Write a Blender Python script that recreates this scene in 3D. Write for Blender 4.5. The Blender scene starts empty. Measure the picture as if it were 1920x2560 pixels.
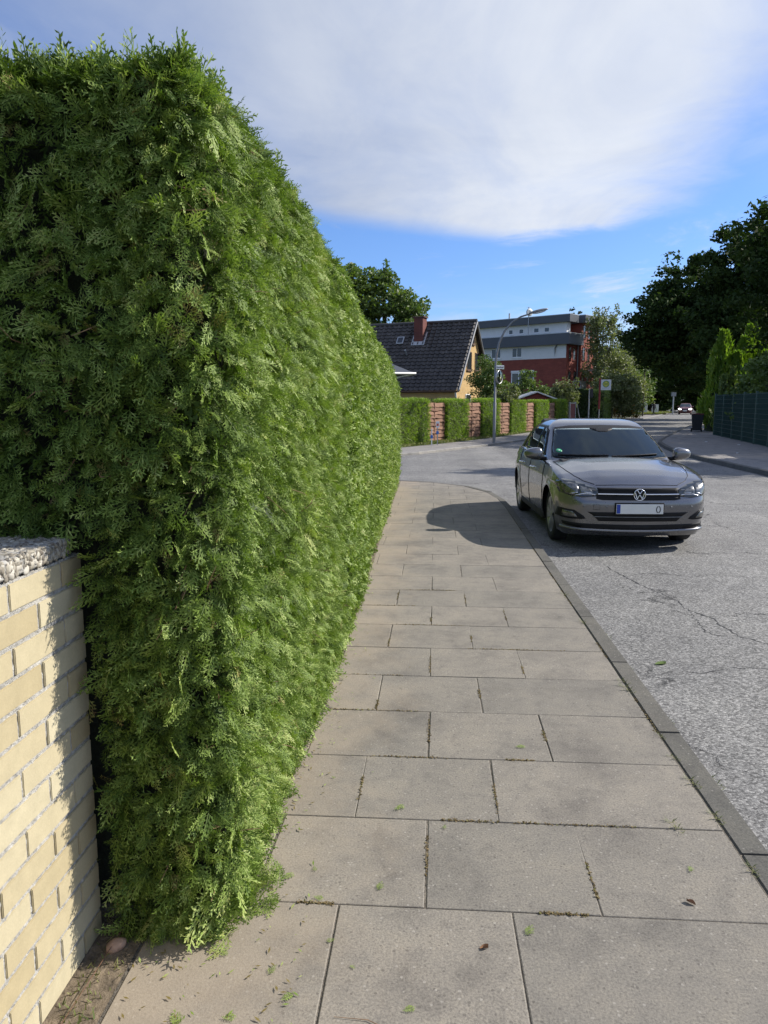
import bpy, bmesh, math, random
import numpy as np
from mathutils import Vector, Matrix, geometry
from mathutils.bvhtree import BVHTree

C = bpy.context.scene.collection
SC = bpy.context.scene
R = math.radians
rng = np.random.default_rng(7)
random.seed(7)

# ------------------------------------------------------------------ camera
cam_d = bpy.data.cameras.new("camera")
cam = bpy.data.objects.new("camera", cam_d)
C.objects.link(cam)
cam.location = (0, 0, 1.6)
cam.rotation_euler = (R(90 - 8.306), 0, R(3.875))
cam_d.sensor_fit = 'VERTICAL'
cam_d.sensor_height = 36.0
cam_d.lens = 36.0 * 1870 / 2560
cam_d.clip_start = 0.05
cam_d.clip_end = 2000
SC.camera = cam

# ------------------------------------------------------------------ sun and sky
SUN_EL, SUN_AZ = 36.0, 70.0          # azimuth clockwise from +Y (forward) towards +X (right)
sun_dir = Vector((math.sin(R(SUN_AZ)) * math.cos(R(SUN_EL)), math.cos(R(SUN_AZ)) * math.cos(R(SUN_EL)), math.sin(R(SUN_EL))))
sd = bpy.data.lights.new("sun", 'SUN')
sd.energy = 4.6
sd.angle = R(0.5)
sd.color = (1.0, 0.94, 0.85)
so = bpy.data.objects.new("sun", sd)
C.objects.link(so)
so.location = (30, 10, 40)
so.rotation_euler = sun_dir.to_track_quat('Z', 'Y').to_euler()

world = bpy.data.worlds.new("World")
SC.world = world
world.use_nodes = True
wt = world.node_tree
wt.nodes.clear()


class NT:
    """small helper to write node trees"""
    def __init__(self, tree): self.t = tree
    def n(self, typ, ins=None, **kw):
        nd = self.t.nodes.new(typ)
        for k, v in kw.items(): setattr(nd, k, v)
        for k, v in (ins or {}).items(): self.set(nd, k, v)
        return nd
    def set(self, nd, k, v):
        s = nd.inputs[k]
        if isinstance(v, bpy.types.NodeSocket): self.t.links.new(v, s)
        elif isinstance(v, bpy.types.Node): self.t.links.new(v.outputs[0], s)
        else:
            if s.type == 'RGBA' and len(v) == 3: v = (*v, 1)
            s.default_value = v
    def math(self, op, a, b=0.0, c=None, clamp=False):
        nd = self.n('ShaderNodeMath', {0: a, 1: b}, operation=op, use_clamp=clamp)
        if c is not None: self.set(nd, 2, c)
        return nd.outputs[0]
    def mix(self, f, a, b, blend='MIX'):
        nd = self.n('ShaderNodeMix', data_type='RGBA', blend_type=blend)
        self.set(nd, 0, f); self.set(nd, 6, a); self.set(nd, 7, b)
        return nd.outputs[2]
    def ramp(self, f, stops):
        nd = self.n('ShaderNodeValToRGB', {0: f})
        e = nd.color_ramp.elements
        while len(e) < len(stops): e.new(0.5)
        for el, (p, c) in zip(e, stops):
            el.position = p
            el.color = (*c, 1) if len(c) == 3 else c
        return nd.outputs[0]
    def smooth(self, x, a, b):
        nd = self.n('ShaderNodeMapRange', {0: x, 1: a, 2: b, 3: 0.0, 4: 1.0}, interpolation_type='SMOOTHSTEP')
        return nd.outputs[0]
    def noise(self, vec, scale, detail=4.0, rough=0.55, dist=0.0):
        return self.n('ShaderNodeTexNoise', {'Vector': vec, 'Scale': scale, 'Detail': detail, 'Roughness': rough, 'Distortion': dist}).outputs[0]


w = NT(wt)
sky = w.n('ShaderNodeTexSky')
sky.sky_type = 'NISHITA'
sky.sun_disc = False
sky.sun_elevation = R(SUN_EL)
sky.sun_rotation = R(SUN_AZ)
sky.air_density = 1.0
sky.dust_density = 0.6
sky.ozone_density = 2.2
tc = w.n('ShaderNodeTexCoord')
dirv = tc.outputs['Generated']
sep = w.n('ShaderNodeSeparateXYZ', {0: dirv})
zz = w.math('MAXIMUM', sep.outputs[2], 0.03)
U = w.math('DIVIDE', sep.outputs[0], zz)      # a flat cloud layer overhead: U to the right, V ahead
V = w.math('DIVIDE', sep.outputs[1], zz)
cv = w.n('ShaderNodeCombineXYZ', {0: U, 1: V, 2: 0.0}).outputs[0]
n1 = w.noise(cv, 0.75, 7, 0.58, 0.35)
n2 = w.noise(cv, 2.4, 8, 0.62, 0.5)
n3 = w.noise(w.n('ShaderNodeMapping', {'Vector': cv, 'Rotation': (0, 0, 0.5), 'Scale': (1.0, 0.42, 1)}).outputs[0], 1.5, 8, 0.62, 0.8)
warp = w.math('MULTIPLY_ADD', n1, 1.3, -0.65)
warp2 = w.math('MULTIPLY_ADD', n2, 0.9, -0.45)
uu = w.math('ADD', U, w.math('ADD', w.math('MULTIPLY', warp, 0.42), w.math('MULTIPLY', warp2, 0.42)))
vv = w.math('ADD', V, w.math('ADD', w.math('MULTIPLY', warp, 0.5), w.math('MULTIPLY', warp2, 0.5)))
right = w.smooth(w.math('SUBTRACT', uu, w.math('MULTIPLY', vv, 0.05)), 1.22, 0.50)
left = w.smooth(uu, -1.9, -0.25)
top = w.smooth(w.math('ADD', vv, w.math('MULTIPLY', w.math('ABSOLUTE', w.math('SUBTRACT', uu, 0.42)), 0.62)), 5.12, 4.52)
big = w.math('MULTIPLY', w.math('MULTIPLY', right, left), top)
brk = w.math('MULTIPLY', w.smooth(V, 1.9, 0.9), w.smooth(n1, 0.60, 0.42))
big = w.math('MULTIPLY', big, w.math('MULTIPLY_ADD', brk, -0.8, 1.0))
big = w.math('MULTIPLY', big, w.math('MULTIPLY_ADD', w.smooth(n3, 0.30, 0.62), 0.14, 0.86))
# thin veil round the big cloud and streaks low over the roofs
streak = w.noise(w.n('ShaderNodeMapping', {'Vector': cv, 'Scale': (0.55, 0.30, 1)}).outputs[0], 1.6, 8, 0.64, 0.6)
wisp = w.math('MULTIPLY', w.smooth(streak, 0.54, 0.74), 0.6)
lowh = w.math('MULTIPLY', w.smooth(sep.outputs[2], 0.16, 0.05), w.smooth(streak, 0.40, 0.66))
veil = w.math('MULTIPLY', w.smooth(n3, 0.28, 0.66), w.math('MULTIPLY', w.smooth(V, 4.0, 2.2), 0.55))
m = w.math('MAXIMUM', w.math('MULTIPLY', big, 0.97), w.math('MAXIMUM', wisp, w.math('MAXIMUM', w.math('MULTIPLY', lowh, 0.8), veil)))
cb = w.math('ADD', w.math('MULTIPLY_ADD', n1, 0.9, -0.22), w.math('MULTIPLY_ADD', n3, 0.45, -0.22))
cb2 = w.math('MULTIPLY', w.smooth(U, -1.0, 0.8), 0.74)
cbright = w.math('ADD', cb, cb2, clamp=True)
ccol = w.mix(cbright, (2.1, 2.6, 3.75), (5.3, 5.6, 6.15))
skyc = w.mix(1.0, sky.outputs[0], (0.59, 0.78, 1.14), 'MULTIPLY')
bgc = w.mix(m, skyc, ccol)
bg = w.n('ShaderNodeBackground', {'Color': bgc, 'Strength': 0.105})
wo = w.n('ShaderNodeOutputWorld')
wt.links.new(bg.outputs[0], wo.inputs[0])

SC.view_settings.view_transform = 'Standard'
SC.view_settings.look = 'None'
SC.view_settings.exposure = 0.55
SC.view_settings.gamma = 1.0
SC.cycles.max_bounces = 8
SC.cycles.transparent_max_bounces = 8


# ------------------------------------------------------------------ object helpers
def tag(o, label=None, cat=None, group=None, kind=None):
    if label: o['label'] = label
    if cat: o['category'] = cat
    if group: o['group'] = group
    if kind: o['kind'] = kind
    return o


def thing(name, label, cat, loc=(0, 0, 0), rz=0.0, group=None):
    o = bpy.data.objects.new(name, None)
    o.empty_display_size = 0.2
    C.objects.link(o)
    o.location = loc
    o.rotation_euler = (0, 0, rz)
    return tag(o, label, cat, group)


def link_mesh(name, me, mats, parent=None):
    o = bpy.data.objects.new(name, me)
    for m_ in (mats if isinstance(mats, (list, tuple)) else [mats]): me.materials.append(m_)
    C.objects.link(o)
    if parent is not None: o.parent = parent
    return o


def copy_tree(o, parent=None):
    c = o.copy()
    C.objects.link(c)
    if parent is not None:
        c.parent = parent
    for ch in list(o.children): copy_tree(ch, c)
    return c


class MB:
    """collects vertices and faces; build() links them as one mesh object"""
    def __init__(self): self.v = []; self.f = []; self.mi = []; self.sm = []
    def add(self, vs, fs, mi=0, smooth=False):
        b = len(self.v)
        self.v += [tuple(p) for p in vs]
        for f in fs:
            self.f.append(tuple(b + i for i in f)); self.mi.append(mi); self.sm.append(smooth)
        return self
    def box(self, lo, hi, mi=0, M=None):
        (x0, y0, z0), (x1, y1, z1) = lo, hi
        vs = [(x0, y0, z0), (x1, y0, z0), (x1, y1, z0), (x0, y1, z0), (x0, y0, z1), (x1, y0, z1), (x1, y1, z1), (x0, y1, z1)]
        if M is not None: vs = [M @ Vector(p) for p in vs]
        return self.add(vs, [(0, 3, 2, 1), (4, 5, 6, 7), (0, 1, 5, 4), (1, 2, 6, 5), (2, 3, 7, 6), (3, 0, 4, 7)], mi)
    def bbox(self, lo, hi, b=0.006, mi=0, M=None):
        """box with chamfered edges"""
        (x0, y0, z0), (x1, y1, z1) = lo, hi
        bm = bmesh.new()
        bmesh.ops.create_cube(bm, size=1)
        for v in bm.verts:
            v.co = ((x0 + x1) / 2 + v.co.x * (x1 - x0), (y0 + y1) / 2 + v.co.y * (y1 - y0), (z0 + z1) / 2 + v.co.z * (z1 - z0))
        bmesh.ops.bevel(bm, geom=bm.edges[:], offset=b, segments=1, affect='EDGES')
        self.bm(bm, mi, M)
        return self
    def bm(self, bm, mi=0, M=None, smooth=False):
        bm.verts.index_update()
        self.add([(M @ v.co) if M is not None else v.co.copy() for v in bm.verts], [[v.index for v in f.verts] for f in bm.faces], mi, smooth)
        bm.free()
        return self
    def tube(self, pts, rad, n=8, mi=0, smooth=True, caps=True):
        pts = [Vector(p) for p in pts]
        if not isinstance(rad, (list, tuple)): rad = [rad] * len(pts)
        vs = []; fs = []
        up = None
        for i, p in enumerate(pts):
            d = (pts[min(i + 1, len(pts) - 1)] - pts[max(i - 1, 0)]).normalized()
            if up is None:
                up = Vector((0, 0, 1)) if abs(d.z) < 0.9 else Vector((1, 0, 0))
            a = d.cross(up).normalized(); b = d.cross(a).normalized(); up = -b if False else up
            for k in range(n):
                t = 2 * math.pi * k / n
                vs.append(p + (a * math.cos(t) + b * math.sin(t)) * rad[i])
        for i in range(len(pts) - 1):
            for k in range(n):
                k2 = (k + 1) % n
                fs.append((i * n + k, i * n + k2, (i + 1) * n + k2, (i + 1) * n + k))
        self.add(vs, fs, mi, smooth)
        if caps:
            m_ = len(vs)
            self.add(vs[:n], [tuple(range(n))], mi); self.add(vs[-n:], [tuple(reversed(range(n)))], mi)
        return self
    def lathe(self, prof, axis='x', c=(0, 0, 0), n=32, mi=0, smooth=True):
        """prof: list of (along-axis, radius)"""
        vs = []; fs = []
        for a, r in prof:
            for k in range(n):
                t = 2 * math.pi * k / n
                u, v_ = r * math.cos(t), r * math.sin(t)
                p = {'x': (a, u, v_), 'y': (u, a, v_), 'z': (u, v_, a)}[axis]
                vs.append((c[0] + p[0], c[1] + p[1], c[2] + p[2]))
        for i in range(len(prof) - 1):
            for k in range(n):
                k2 = (k + 1) % n
                fs.append((i * n + k, i * n + k2, (i + 1) * n + k2, (i + 1) * n + k))
        return self.add(vs, fs, mi, smooth)
    def prism(self, poly, z0, z1, mi=0, M=None):
        n = len(poly)
        vs = [(x, y, z0) for x, y in poly] + [(x, y, z1) for x, y in poly]
        if M is not None: vs = [M @ Vector(p) for p in vs]
        fs = [tuple(reversed(range(n))), tuple(range(n, 2 * n))] + [(i, (i + 1) % n, n + (i + 1) % n, n + i) for i in range(n)]
        return self.add(vs, fs, mi)
    def build(self, name, mats, parent=None, attr=None, fix=False):
        me = bpy.data.meshes.new(name)
        me.from_pydata(self.v, [], self.f)
        me.polygons.foreach_set('material_index', self.mi)
        me.polygons.foreach_set('use_smooth', self.sm)
        if attr is not None:
            at = me.attributes.new('tint', 'FLOAT', 'FACE')
            at.data.foreach_set('value', attr)
        me.update()
        if fix:
            bm = bmesh.new(); bm.from_mesh(me); bmesh.ops.recalc_face_normals(bm, faces=bm.faces[:]); bm.to_mesh(me); bm.free()
        return link_mesh(name, me, mats, parent)


def quads_mesh(name, Q, tint, mat, parent=None):
    """Q: (n,4,3) array of quads"""
    n = len(Q)
    me = bpy.data.meshes.new(name)
    me.vertices.add(n * 4); me.loops.add(n * 4); me.polygons.add(n)
    me.vertices.foreach_set('co', np.ascontiguousarray(Q, dtype=np.float32).ravel())
    me.loops.foreach_set('vertex_index', np.arange(n * 4, dtype=np.int32))
    me.polygons.foreach_set('loop_start', np.arange(0, n * 4, 4, dtype=np.int32))
    at = me.attributes.new('tint', 'FLOAT', 'FACE')
    at.data.foreach_set('value', np.ascontiguousarray(tint, dtype=np.float32))
    me.update(calc_edges=True)
    return link_mesh(name, me, mat, parent)


# ------------------------------------------------------------------ materials
def new_mat(name):
    m_ = bpy.data.materials.new(name)
    m_.use_nodes = True
    m_.node_tree.nodes.clear()
    t = NT(m_.node_tree)
    out = t.n('ShaderNodeOutputMaterial')
    return m_, t, out


def pmat(name, col, rough=0.6, metal=0.0, var=0.15, scale=8.0, bump=0.0, bscale=None, coat=0.0, spec=0.5, emit=None, estr=0.0, coord='Object'):
    m_, t, out = new_mat(name)
    tc_ = t.n('ShaderNodeTexCoord').outputs[coord]
    nz = t.noise(tc_, scale, 5, 0.6)
    c0 = tuple(max(0, c * (1 - var)) for c in col); c1 = tuple(min(1, c * (1 + var)) for c in col)
    cc = t.ramp(nz, [(0.3, c0), (0.7, c1)])
    b = t.n('ShaderNodeBsdfPrincipled', {'Base Color': cc, 'Roughness': rough, 'Metallic': metal, 'Coat Weight': coat, 'Coat Roughness': 0.04, 'Specular IOR Level': spec})
    if bump:
        bn = t.n('ShaderNodeBump', {'Height': t.noise(tc_, bscale or scale * 4, 5, 0.6), 'Strength': bump, 'Distance': 0.01})
        t.set(b, 'Normal', bn.outputs[0])
    if emit:
        t.set(b, 'Emission Color', emit); t.set(b, 'Emission Strength', estr)
    t.t.links.new(b.outputs[0], out.inputs[0])
    return m_


def leaf_mat(name, stops, rough=0.5, trans=0.25, tcol=None, spec=0.4):
    """foliage: colour from the per-leaf 'tint' attribute, some light passing through"""
    m_, t, out = new_mat(name)
    a = t.n('ShaderNodeAttribute', attribute_name='tint').outputs['Fac']
    cc = t.ramp(a, stops)
    b = t.n('ShaderNodeBsdfPrincipled', {'Base Color': cc, 'Roughness': rough, 'Specular IOR Level': spec})
    tl = t.n('ShaderNodeBsdfTranslucent', {'Color': t.mix(1.0, cc, tcol or (1.1, 1.3, 0.5), 'MULTIPLY')})
    mx = t.n('ShaderNodeMixShader', {0: trans})
    t.t.links.new(b.outputs[0], mx.inputs[1]); t.t.links.new(tl.outputs[0], mx.inputs[2])
    t.t.links.new(mx.outputs[0], out.inputs[0])
    return m_


def asphalt_mat():
    m_, t, out = new_mat('asphalt')
    o = t.n('ShaderNodeTexCoord').outputs['Object']
    vor = t.n('ShaderNodeTexVoronoi', {'Vector': o, 'Scale': 105.0})
    chip = t.n('ShaderNodeSeparateColor', {0: vor.outputs['Color']}).outputs[0]
    c = t.ramp(chip, [(0.0, (0.085, 0.083, 0.08)), (0.40, (0.165, 0.163, 0.158)), (0.78, (0.265, 0.26, 0.25)), (1.0, (0.39, 0.38, 0.365))])
    big = t.noise(o, 0.55, 5, 0.6)
    c = t.mix(1.0, c, t.ramp(big, [(0.3, (0.76, 0.76, 0.77)), (0.7, (1.16, 1.15, 1.12))]), 'MULTIPLY')
    trk = t.noise(t.n('ShaderNodeMapping', {'Vector': o, 'Scale': (1.1, 0.06, 1)}).outputs[0], 1.0, 4, 0.6)
    c = t.mix(1.0, c, t.ramp(trk, [(0.35, (0.86, 0.86, 0.86)), (0.65, (1.08, 1.08, 1.07))]), 'MULTIPLY')
    mid = t.noise(o, 6.0, 5, 0.7)
    c = t.mix(1.0, c, t.ramp(mid, [(0.25, (0.80, 0.80, 0.80)), (0.7, (1.1, 1.1, 1.1))]), 'MULTIPLY')
    # cracks
    wv = t.n('ShaderNodeVectorMath', {0: o, 1: t.n('ShaderNodeVectorMath', {0: t.n('ShaderNodeTexNoise', {'Vector': o, 'Scale': 1.1, 'Detail': 7.0, 'Roughness': 0.7}).outputs[1], 'Scale': 1.1}, operation='SCALE').outputs[0]}, operation='ADD').outputs[0]
    cr = t.n('ShaderNodeTexVoronoi', {'Vector': wv, 'Scale': 0.42}, feature='DISTANCE_TO_EDGE').outputs[0]
    line = t.smooth(cr, 0.0065, 0.0015)
    gate = t.smooth(t.noise(o, 0.5, 3, 0.5), 0.36, 0.50)
    crack = t.math('MULTIPLY', line, t.math('MULTIPLY', gate, t.smooth(t.noise(o, 9.0, 3, 0.6), 0.35, 0.55)))
    c = t.mix(t.math('MULTIPLY', crack, 0.85), c, (0.03, 0.03, 0.03))
    b = t.n('ShaderNodeBsdfPrincipled', {'Base Color': c, 'Roughness': 0.85, 'Specular IOR Level': 0.25})
    h = t.math('SUBTRACT', t.math('MULTIPLY', vor.outputs[0], -0.6), t.math('MULTIPLY', crack, 1.5))
    bn = t.n('ShaderNodeBump', {'Height': h, 'Strength': 0.7, 'Distance': 0.006})
    t.set(b, 'Normal', bn.outputs[0])
    t.t.links.new(b.outputs[0], out.inputs[0])
    return m_


def slab_mat(name='concrete_slab', base=(0.212, 0.195, 0.168), sand=True):
    m_, t, out = new_mat(name)
    o = t.n('ShaderNodeTexCoord').outputs['Object']
    a = t.n('ShaderNodeAttribute', attribute_name='tint').outputs['Fac']
    c = t.mix(1.0, base, t.ramp(a, [(0.0, (0.93, 0.935, 0.94)), (1.0, (1.07, 1.06, 1.05))]), 'MULTIPLY')
    st = t.noise(o, 2.3, 7, 0.65)
    c = t.mix(1.0, c, t.ramp(st, [(0.28, (0.68, 0.68, 0.70)), (0.5, (1, 1, 1)), (0.75, (1.18, 1.16, 1.12))]), 'MULTIPLY')
    c = t.mix(1.0, c, t.ramp(t.noise(o, 9.0, 7, 0.7, 0.8), [(0.30, (0.80, 0.80, 0.81)), (0.48, (1, 1, 1)), (0.72, (1.10, 1.09, 1.06))]), 'MULTIPLY')
    fine = t.noise(o, 130.0, 3, 0.8)
    c = t.mix(1.0, c, t.ramp(fine, [(0.3, (0.62, 0.62, 0.63)), (0.5, (1, 1, 1)), (0.72, (1.35, 1.34, 1.3))]), 'MULTIPLY')
    vor = t.n('ShaderNodeTexVoronoi', {'Vector': o, 'Scale': 75.0})
    rc = t.n('ShaderNodeSeparateColor', {0: vor.outputs['Color']})
    fleck = t.math('MULTIPLY', t.math('GREATER_THAN', rc.outputs[1], 0.93), t.math('LESS_THAN', vor.outputs[0], 0.33))
    c = t.mix(t.math('MULTIPLY', fleck, 0.28), c, (0.50, 0.47, 0.42))
    pit = t.math('MULTIPLY', t.math('LESS_THAN', rc.outputs[0], 0.06), t.math('LESS_THAN', vor.outputs[0], 0.35))
    c = t.mix(t.math('MULTIPLY', pit, 0.6), c, (0.10, 0.09, 0.08))
    if sand:
        x = t.n('ShaderNodeSeparateXYZ', {0: o}).outputs[0]
        e = t.smooth(t.math('ADD', x, t.math('MULTIPLY_ADD', t.noise(o, 2.2, 6, 0.7), 1.2, -0.6)), -0.05, -0.75)
        c = t.mix(t.math('MULTIPLY', e, 0.5), c, (0.37, 0.30, 0.215))
    b = t.n('ShaderNodeBsdfPrincipled', {'Base Color': c, 'Roughness': 0.9, 'Specular IOR Level': 0.2})
    bn = t.n('ShaderNodeBump', {'Height': t.math('ADD', fine, t.math('MULTIPLY', t.noise(o, 30, 4, 0.6), 0.7)), 'Strength': 0.35, 'Distance': 0.004})
    t.set(b, 'Normal', bn.outputs[0])
    t.t.links.new(b.outputs[0], out.inputs[0])
    return m_


def brick_mat(name, c1, c2, mortar, scale=1.0, bw=0.25, bh=0.083, coord='UV'):
    m_, t, out = new_mat(name)
    o = t.n('ShaderNodeTexCoord').outputs['UV']
    br = t.n('ShaderNodeTexBrick', {'Vector': o, 'Color1': c1, 'Color2': c2, 'Mortar': mortar, 'Scale': 1.0, 'Mortar Size': 0.006, 'Brick Width': bw, 'Row Height': bh, 'Bias': 0.0})
    ob = t.n('ShaderNodeTexCoord').outputs['Object']
    c = t.mix(1.0, br.outputs[0], t.ramp(t.noise(ob, 1.2, 6, 0.65), [(0.3, (0.8, 0.8, 0.8)), (0.7, (1.12, 1.12, 1.12))]), 'MULTIPLY')
    b = t.n('ShaderNodeBsdfPrincipled', {'Base Color': c, 'Roughness': 0.85})
    t.t.links.new(b.outputs[0], out.inputs[0])
    return m_


def tint_mat(name, stops, rough=0.8, fine=120.0, famp=0.12, bump=0.3, spec=0.3, bdist=0.002):
    """solid things whose pieces carry a 'tint' attribute (bricks, pebbles, tiles)"""
    m_, t, out = new_mat(name)
    o = t.n('ShaderNodeTexCoord').outputs['Object']
    a = t.n('ShaderNodeAttribute', attribute_name='tint').outputs['Fac']
    c = t.ramp(a, stops)
    nz = t.noise(o, fine, 4, 0.7)
    n2_ = t.noise(o, fine / 9, 5, 0.65)
    c = t.mix(1.0, c, t.ramp(nz, [(0.25, (1 - famp,) * 3), (0.75, (1 + famp,) * 3)]), 'MULTIPLY')
    c = t.mix(1.0, c, t.ramp(n2_, [(0.25, (1 - famp * 1.4,) * 3), (0.7, (1 + famp,) * 3)]), 'MULTIPLY')
    b = t.n('ShaderNodeBsdfPrincipled', {'Base Color': c, 'Roughness': rough, 'Specular IOR Level': spec})
    bn = t.n('ShaderNodeBump', {'Height': t.math('ADD', nz, n2_), 'Strength': bump, 'Distance': bdist})
    t.set(b, 'Normal', bn.outputs[0])
    t.t.links.new(b.outputs[0], out.inputs[0])
    return m_


def paint_mat(name, col, metal=0.7, rough=0.32):
    m_, t, out = new_mat(name)
    o = t.n('ShaderNodeTexCoord').outputs['Object']
    fl = t.noise(o, 900.0, 2, 0.7)
    c = t.ramp(fl, [(0.3, tuple(x * 0.96 for x in col)), (0.7, tuple(min(1, x * 1.04) for x in col))])
    dust = t.noise(o, 3.0, 6, 0.7)
    r_ = t.math('MULTIPLY_ADD', dust, 0.12, rough - 0.06)
    b = t.n('ShaderNodeBsdfPrincipled', {'Base Color': c, 'Metallic': metal, 'Roughness': r_, 'Coat Weight': 1.0, 'Coat Roughness': 0.03})
    t.t.links.new(b.outputs[0], out.inputs[0])
    return m_


def clear_glass(name, tint=(0.62, 0.70, 0.69)):
    """thin pane: see-through, with the mirror reflection growing at grazing angles"""
    m_, t, out = new_mat(name)
    o = t.n('ShaderNodeTexCoord').outputs['Object']
    c = t.ramp(t.noise(o, 1.5, 3, 0.5), [(0.3, tuple(x * 0.97 for x in tint)), (0.7, tint)])
    fr = t.n('ShaderNodeFresnel', {'IOR': 1.62})
    tr = t.n('ShaderNodeBsdfTransparent', {'Color': c})
    gl = t.n('ShaderNodeBsdfGlossy', {'Color': (0.86, 1.0, 1.0, 1), 'Roughness': 0.01})
    mx = t.n('ShaderNodeMixShader', {0: fr.outputs[0]})
    t.t.links.new(tr.outputs[0], mx.inputs[1]); t.t.links.new(gl.outputs[0], mx.inputs[2])
    t.t.links.new(mx.outputs[0], out.inputs[0])
    return m_


def glass_mat(name, tint=(0.02, 0.024, 0.024), rough=0.02, ior=1.55):
    m_, t, out = new_mat(name)
    o = t.n('ShaderNodeTexCoord').outputs['Object']
    c = t.ramp(t.noise(o, 1.5, 3, 0.5), [(0.3, tuple(x * 0.8 for x in tint)), (0.7, tuple(x * 1.2 for x in tint))])
    b = t.n('ShaderNodeBsdfPrincipled', {'Base Color': c, 'Roughness': rough, 'IOR': ior, 'Specular IOR Level': 0.6})
    t.t.links.new(b.outputs[0], out.inputs[0])
    return m_


M = {}
M['asphalt'] = asphalt_mat()
M['slab'] = slab_mat()
M['slab_grey'] = slab_mat('grey_pavement', (0.25, 0.235, 0.22), sand=False)
M['kerb'] = slab_mat('kerb_stone', (0.120, 0.115, 0.102), sand=False)
M['kerb_light'] = slab_mat('light_kerb_stone', (0.27, 0.26, 0.24), sand=False)
M['soil'] = pmat('soil', (0.16, 0.125, 0.085), 0.95, var=0.55, scale=22, bump=1.0, bscale=70)
M['joint'] = pmat('joint_fill', (0.135, 0.118, 0.094), 0.95, var=0.5, scale=14, bump=1.0, bscale=90)
M['earth'] = pmat('earth', (0.075, 0.085, 0.035), 0.95, var=0.5, scale=0.6, bump=0.5, bscale=14)
M['grass'] = leaf_mat('grass_blades', [(0.0, (0.09, 0.12, 0.03)), (0.5, (0.17, 0.20, 0.06)), (1.0, (0.30, 0.27, 0.12))], 0.7, 0.25)
M['moss'] = leaf_mat('joint_moss', [(0.0, (0.09, 0.07, 0.035)), (0.5, (0.17, 0.125, 0.06)), (0.8, (0.24, 0.19, 0.11)), (1.0, (0.13, 0.14, 0.04))], 0.9, 0.05, spec=0.1)
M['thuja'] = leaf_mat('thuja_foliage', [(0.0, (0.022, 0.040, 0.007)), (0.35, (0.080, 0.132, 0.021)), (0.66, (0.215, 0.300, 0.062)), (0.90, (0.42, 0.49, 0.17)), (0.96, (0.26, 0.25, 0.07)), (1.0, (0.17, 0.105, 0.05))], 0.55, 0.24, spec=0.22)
M['thuja_bright'] = leaf_mat('bright_thuja_foliage', [(0.0, (0.07, 0.14, 0.014)), (0.5, (0.16, 0.26, 0.026)), (1.0, (0.30, 0.38, 0.05))], 0.5, 0.42)
M['core'] = pmat('hedge_shade_core', (0.018, 0.022, 0.009), 0.95, var=0.6, scale=30, bump=1.0, bscale=60)  # near-black: stands for the shade inside the hedges
M['core_far'] = pmat('crown_shade_core', (0.02, 0.032, 0.01), 0.95, var=0.6, scale=5, bump=1.0, bscale=12)  # near-black: inner crown shade put into the colour
M['twig'] = pmat('twig_bark', (0.25, 0.155, 0.085), 0.8, var=0.4, scale=40)
M['bark'] = pmat('bark', (0.09, 0.07, 0.05), 0.9, var=0.45, scale=6, bump=0.8, bscale=30)
M['birch_bark'] = pmat('birch_bark', (0.36, 0.34, 0.30), 0.85, var=0.5, scale=5)
M['leaf_dark'] = leaf_mat('dark_leaves', [(0.0, (0.018, 0.034, 0.010)), (0.6, (0.038, 0.065, 0.016)), (0.9, (0.07, 0.10, 0.025)), (1.0, (0.15, 0.135, 0.04))], 0.75, 0.22, spec=0.15)
M['leaf_mid'] = leaf_mat('mid_leaves', [(0.0, (0.06, 0.098, 0.025)), (0.6, (0.13, 0.185, 0.045)), (1.0, (0.23, 0.28, 0.08))], 0.55, 0.28)
M['leaf_birch'] = leaf_mat('birch_leaves', [(0.0, (0.11, 0.13, 0.055)), (0.6, (0.19, 0.21, 0.095)), (1.0, (0.32, 0.31, 0.16))], 0.55, 0.3)
M['leaf_light'] = leaf_mat('light_leaves', [(0.0, (0.07, 0.12, 0.025)), (0.6, (0.14, 0.20, 0.05)), (1.0, (0.26, 0.30, 0.09))], 0.55, 0.3)
M['flower'] = leaf_mat('shrub_flowers', [(0.0, (0.05, 0.08, 0.02)), (0.55, (0.10, 0.12, 0.03)), (0.7, (0.45, 0.20, 0.02)), (0.85, (0.5, 0.3, 0.03)), (1.0, (0.5, 0.45, 0.42))], 0.6, 0.2)
M['ybrick'] = tint_mat('yellow_brick', [(0.0, (0.385, 0.32, 0.19)), (0.45, (0.435, 0.375, 0.24)), (1.0, (0.48, 0.43, 0.295))], 0.75, 160, 0.07, 0.25)
M['mortar'] = pmat('mortar', (0.40, 0.385, 0.35), 0.95, var=0.35, scale=45, bump=1.0, bscale=120)
M['pebble'] = tint_mat('pebbles', [(0.0, (0.11, 0.095, 0.08)), (0.3, (0.22, 0.195, 0.155)), (0.7, (0.33, 0.30, 0.24)), (1.0, (0.52, 0.49, 0.42))], 0.6, 90, 0.15, 0.2)
M['white'] = pmat('white_render', (0.74, 0.74, 0.72), 0.8, var=0.05, scale=1.5)
M['white_paint'] = pmat('white_paint', (0.78, 0.78, 0.77), 0.45, var=0.03)
M['anthracite'] = pmat('anthracite_cladding', (0.075, 0.082, 0.095), 0.5, var=0.08, scale=1.0)
M['housegrey'] = pmat('grey_render', (0.16, 0.15, 0.14), 0.8, var=0.1)
M['soffit'] = pmat('soffit', (0.42, 0.42, 0.42), 0.7, var=0.05)
M['redbrick'] = brick_mat('red_brick', (0.27, 0.065, 0.042), (0.22, 0.050, 0.034), (0.19, 0.075, 0.055), bw=0.5, bh=0.16)
M['housebrick'] = brick_mat('house_brick', (0.56, 0.37, 0.145), (0.50, 0.32, 0.12), (0.40, 0.32, 0.2), bw=0.25, bh=0.083)
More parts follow.
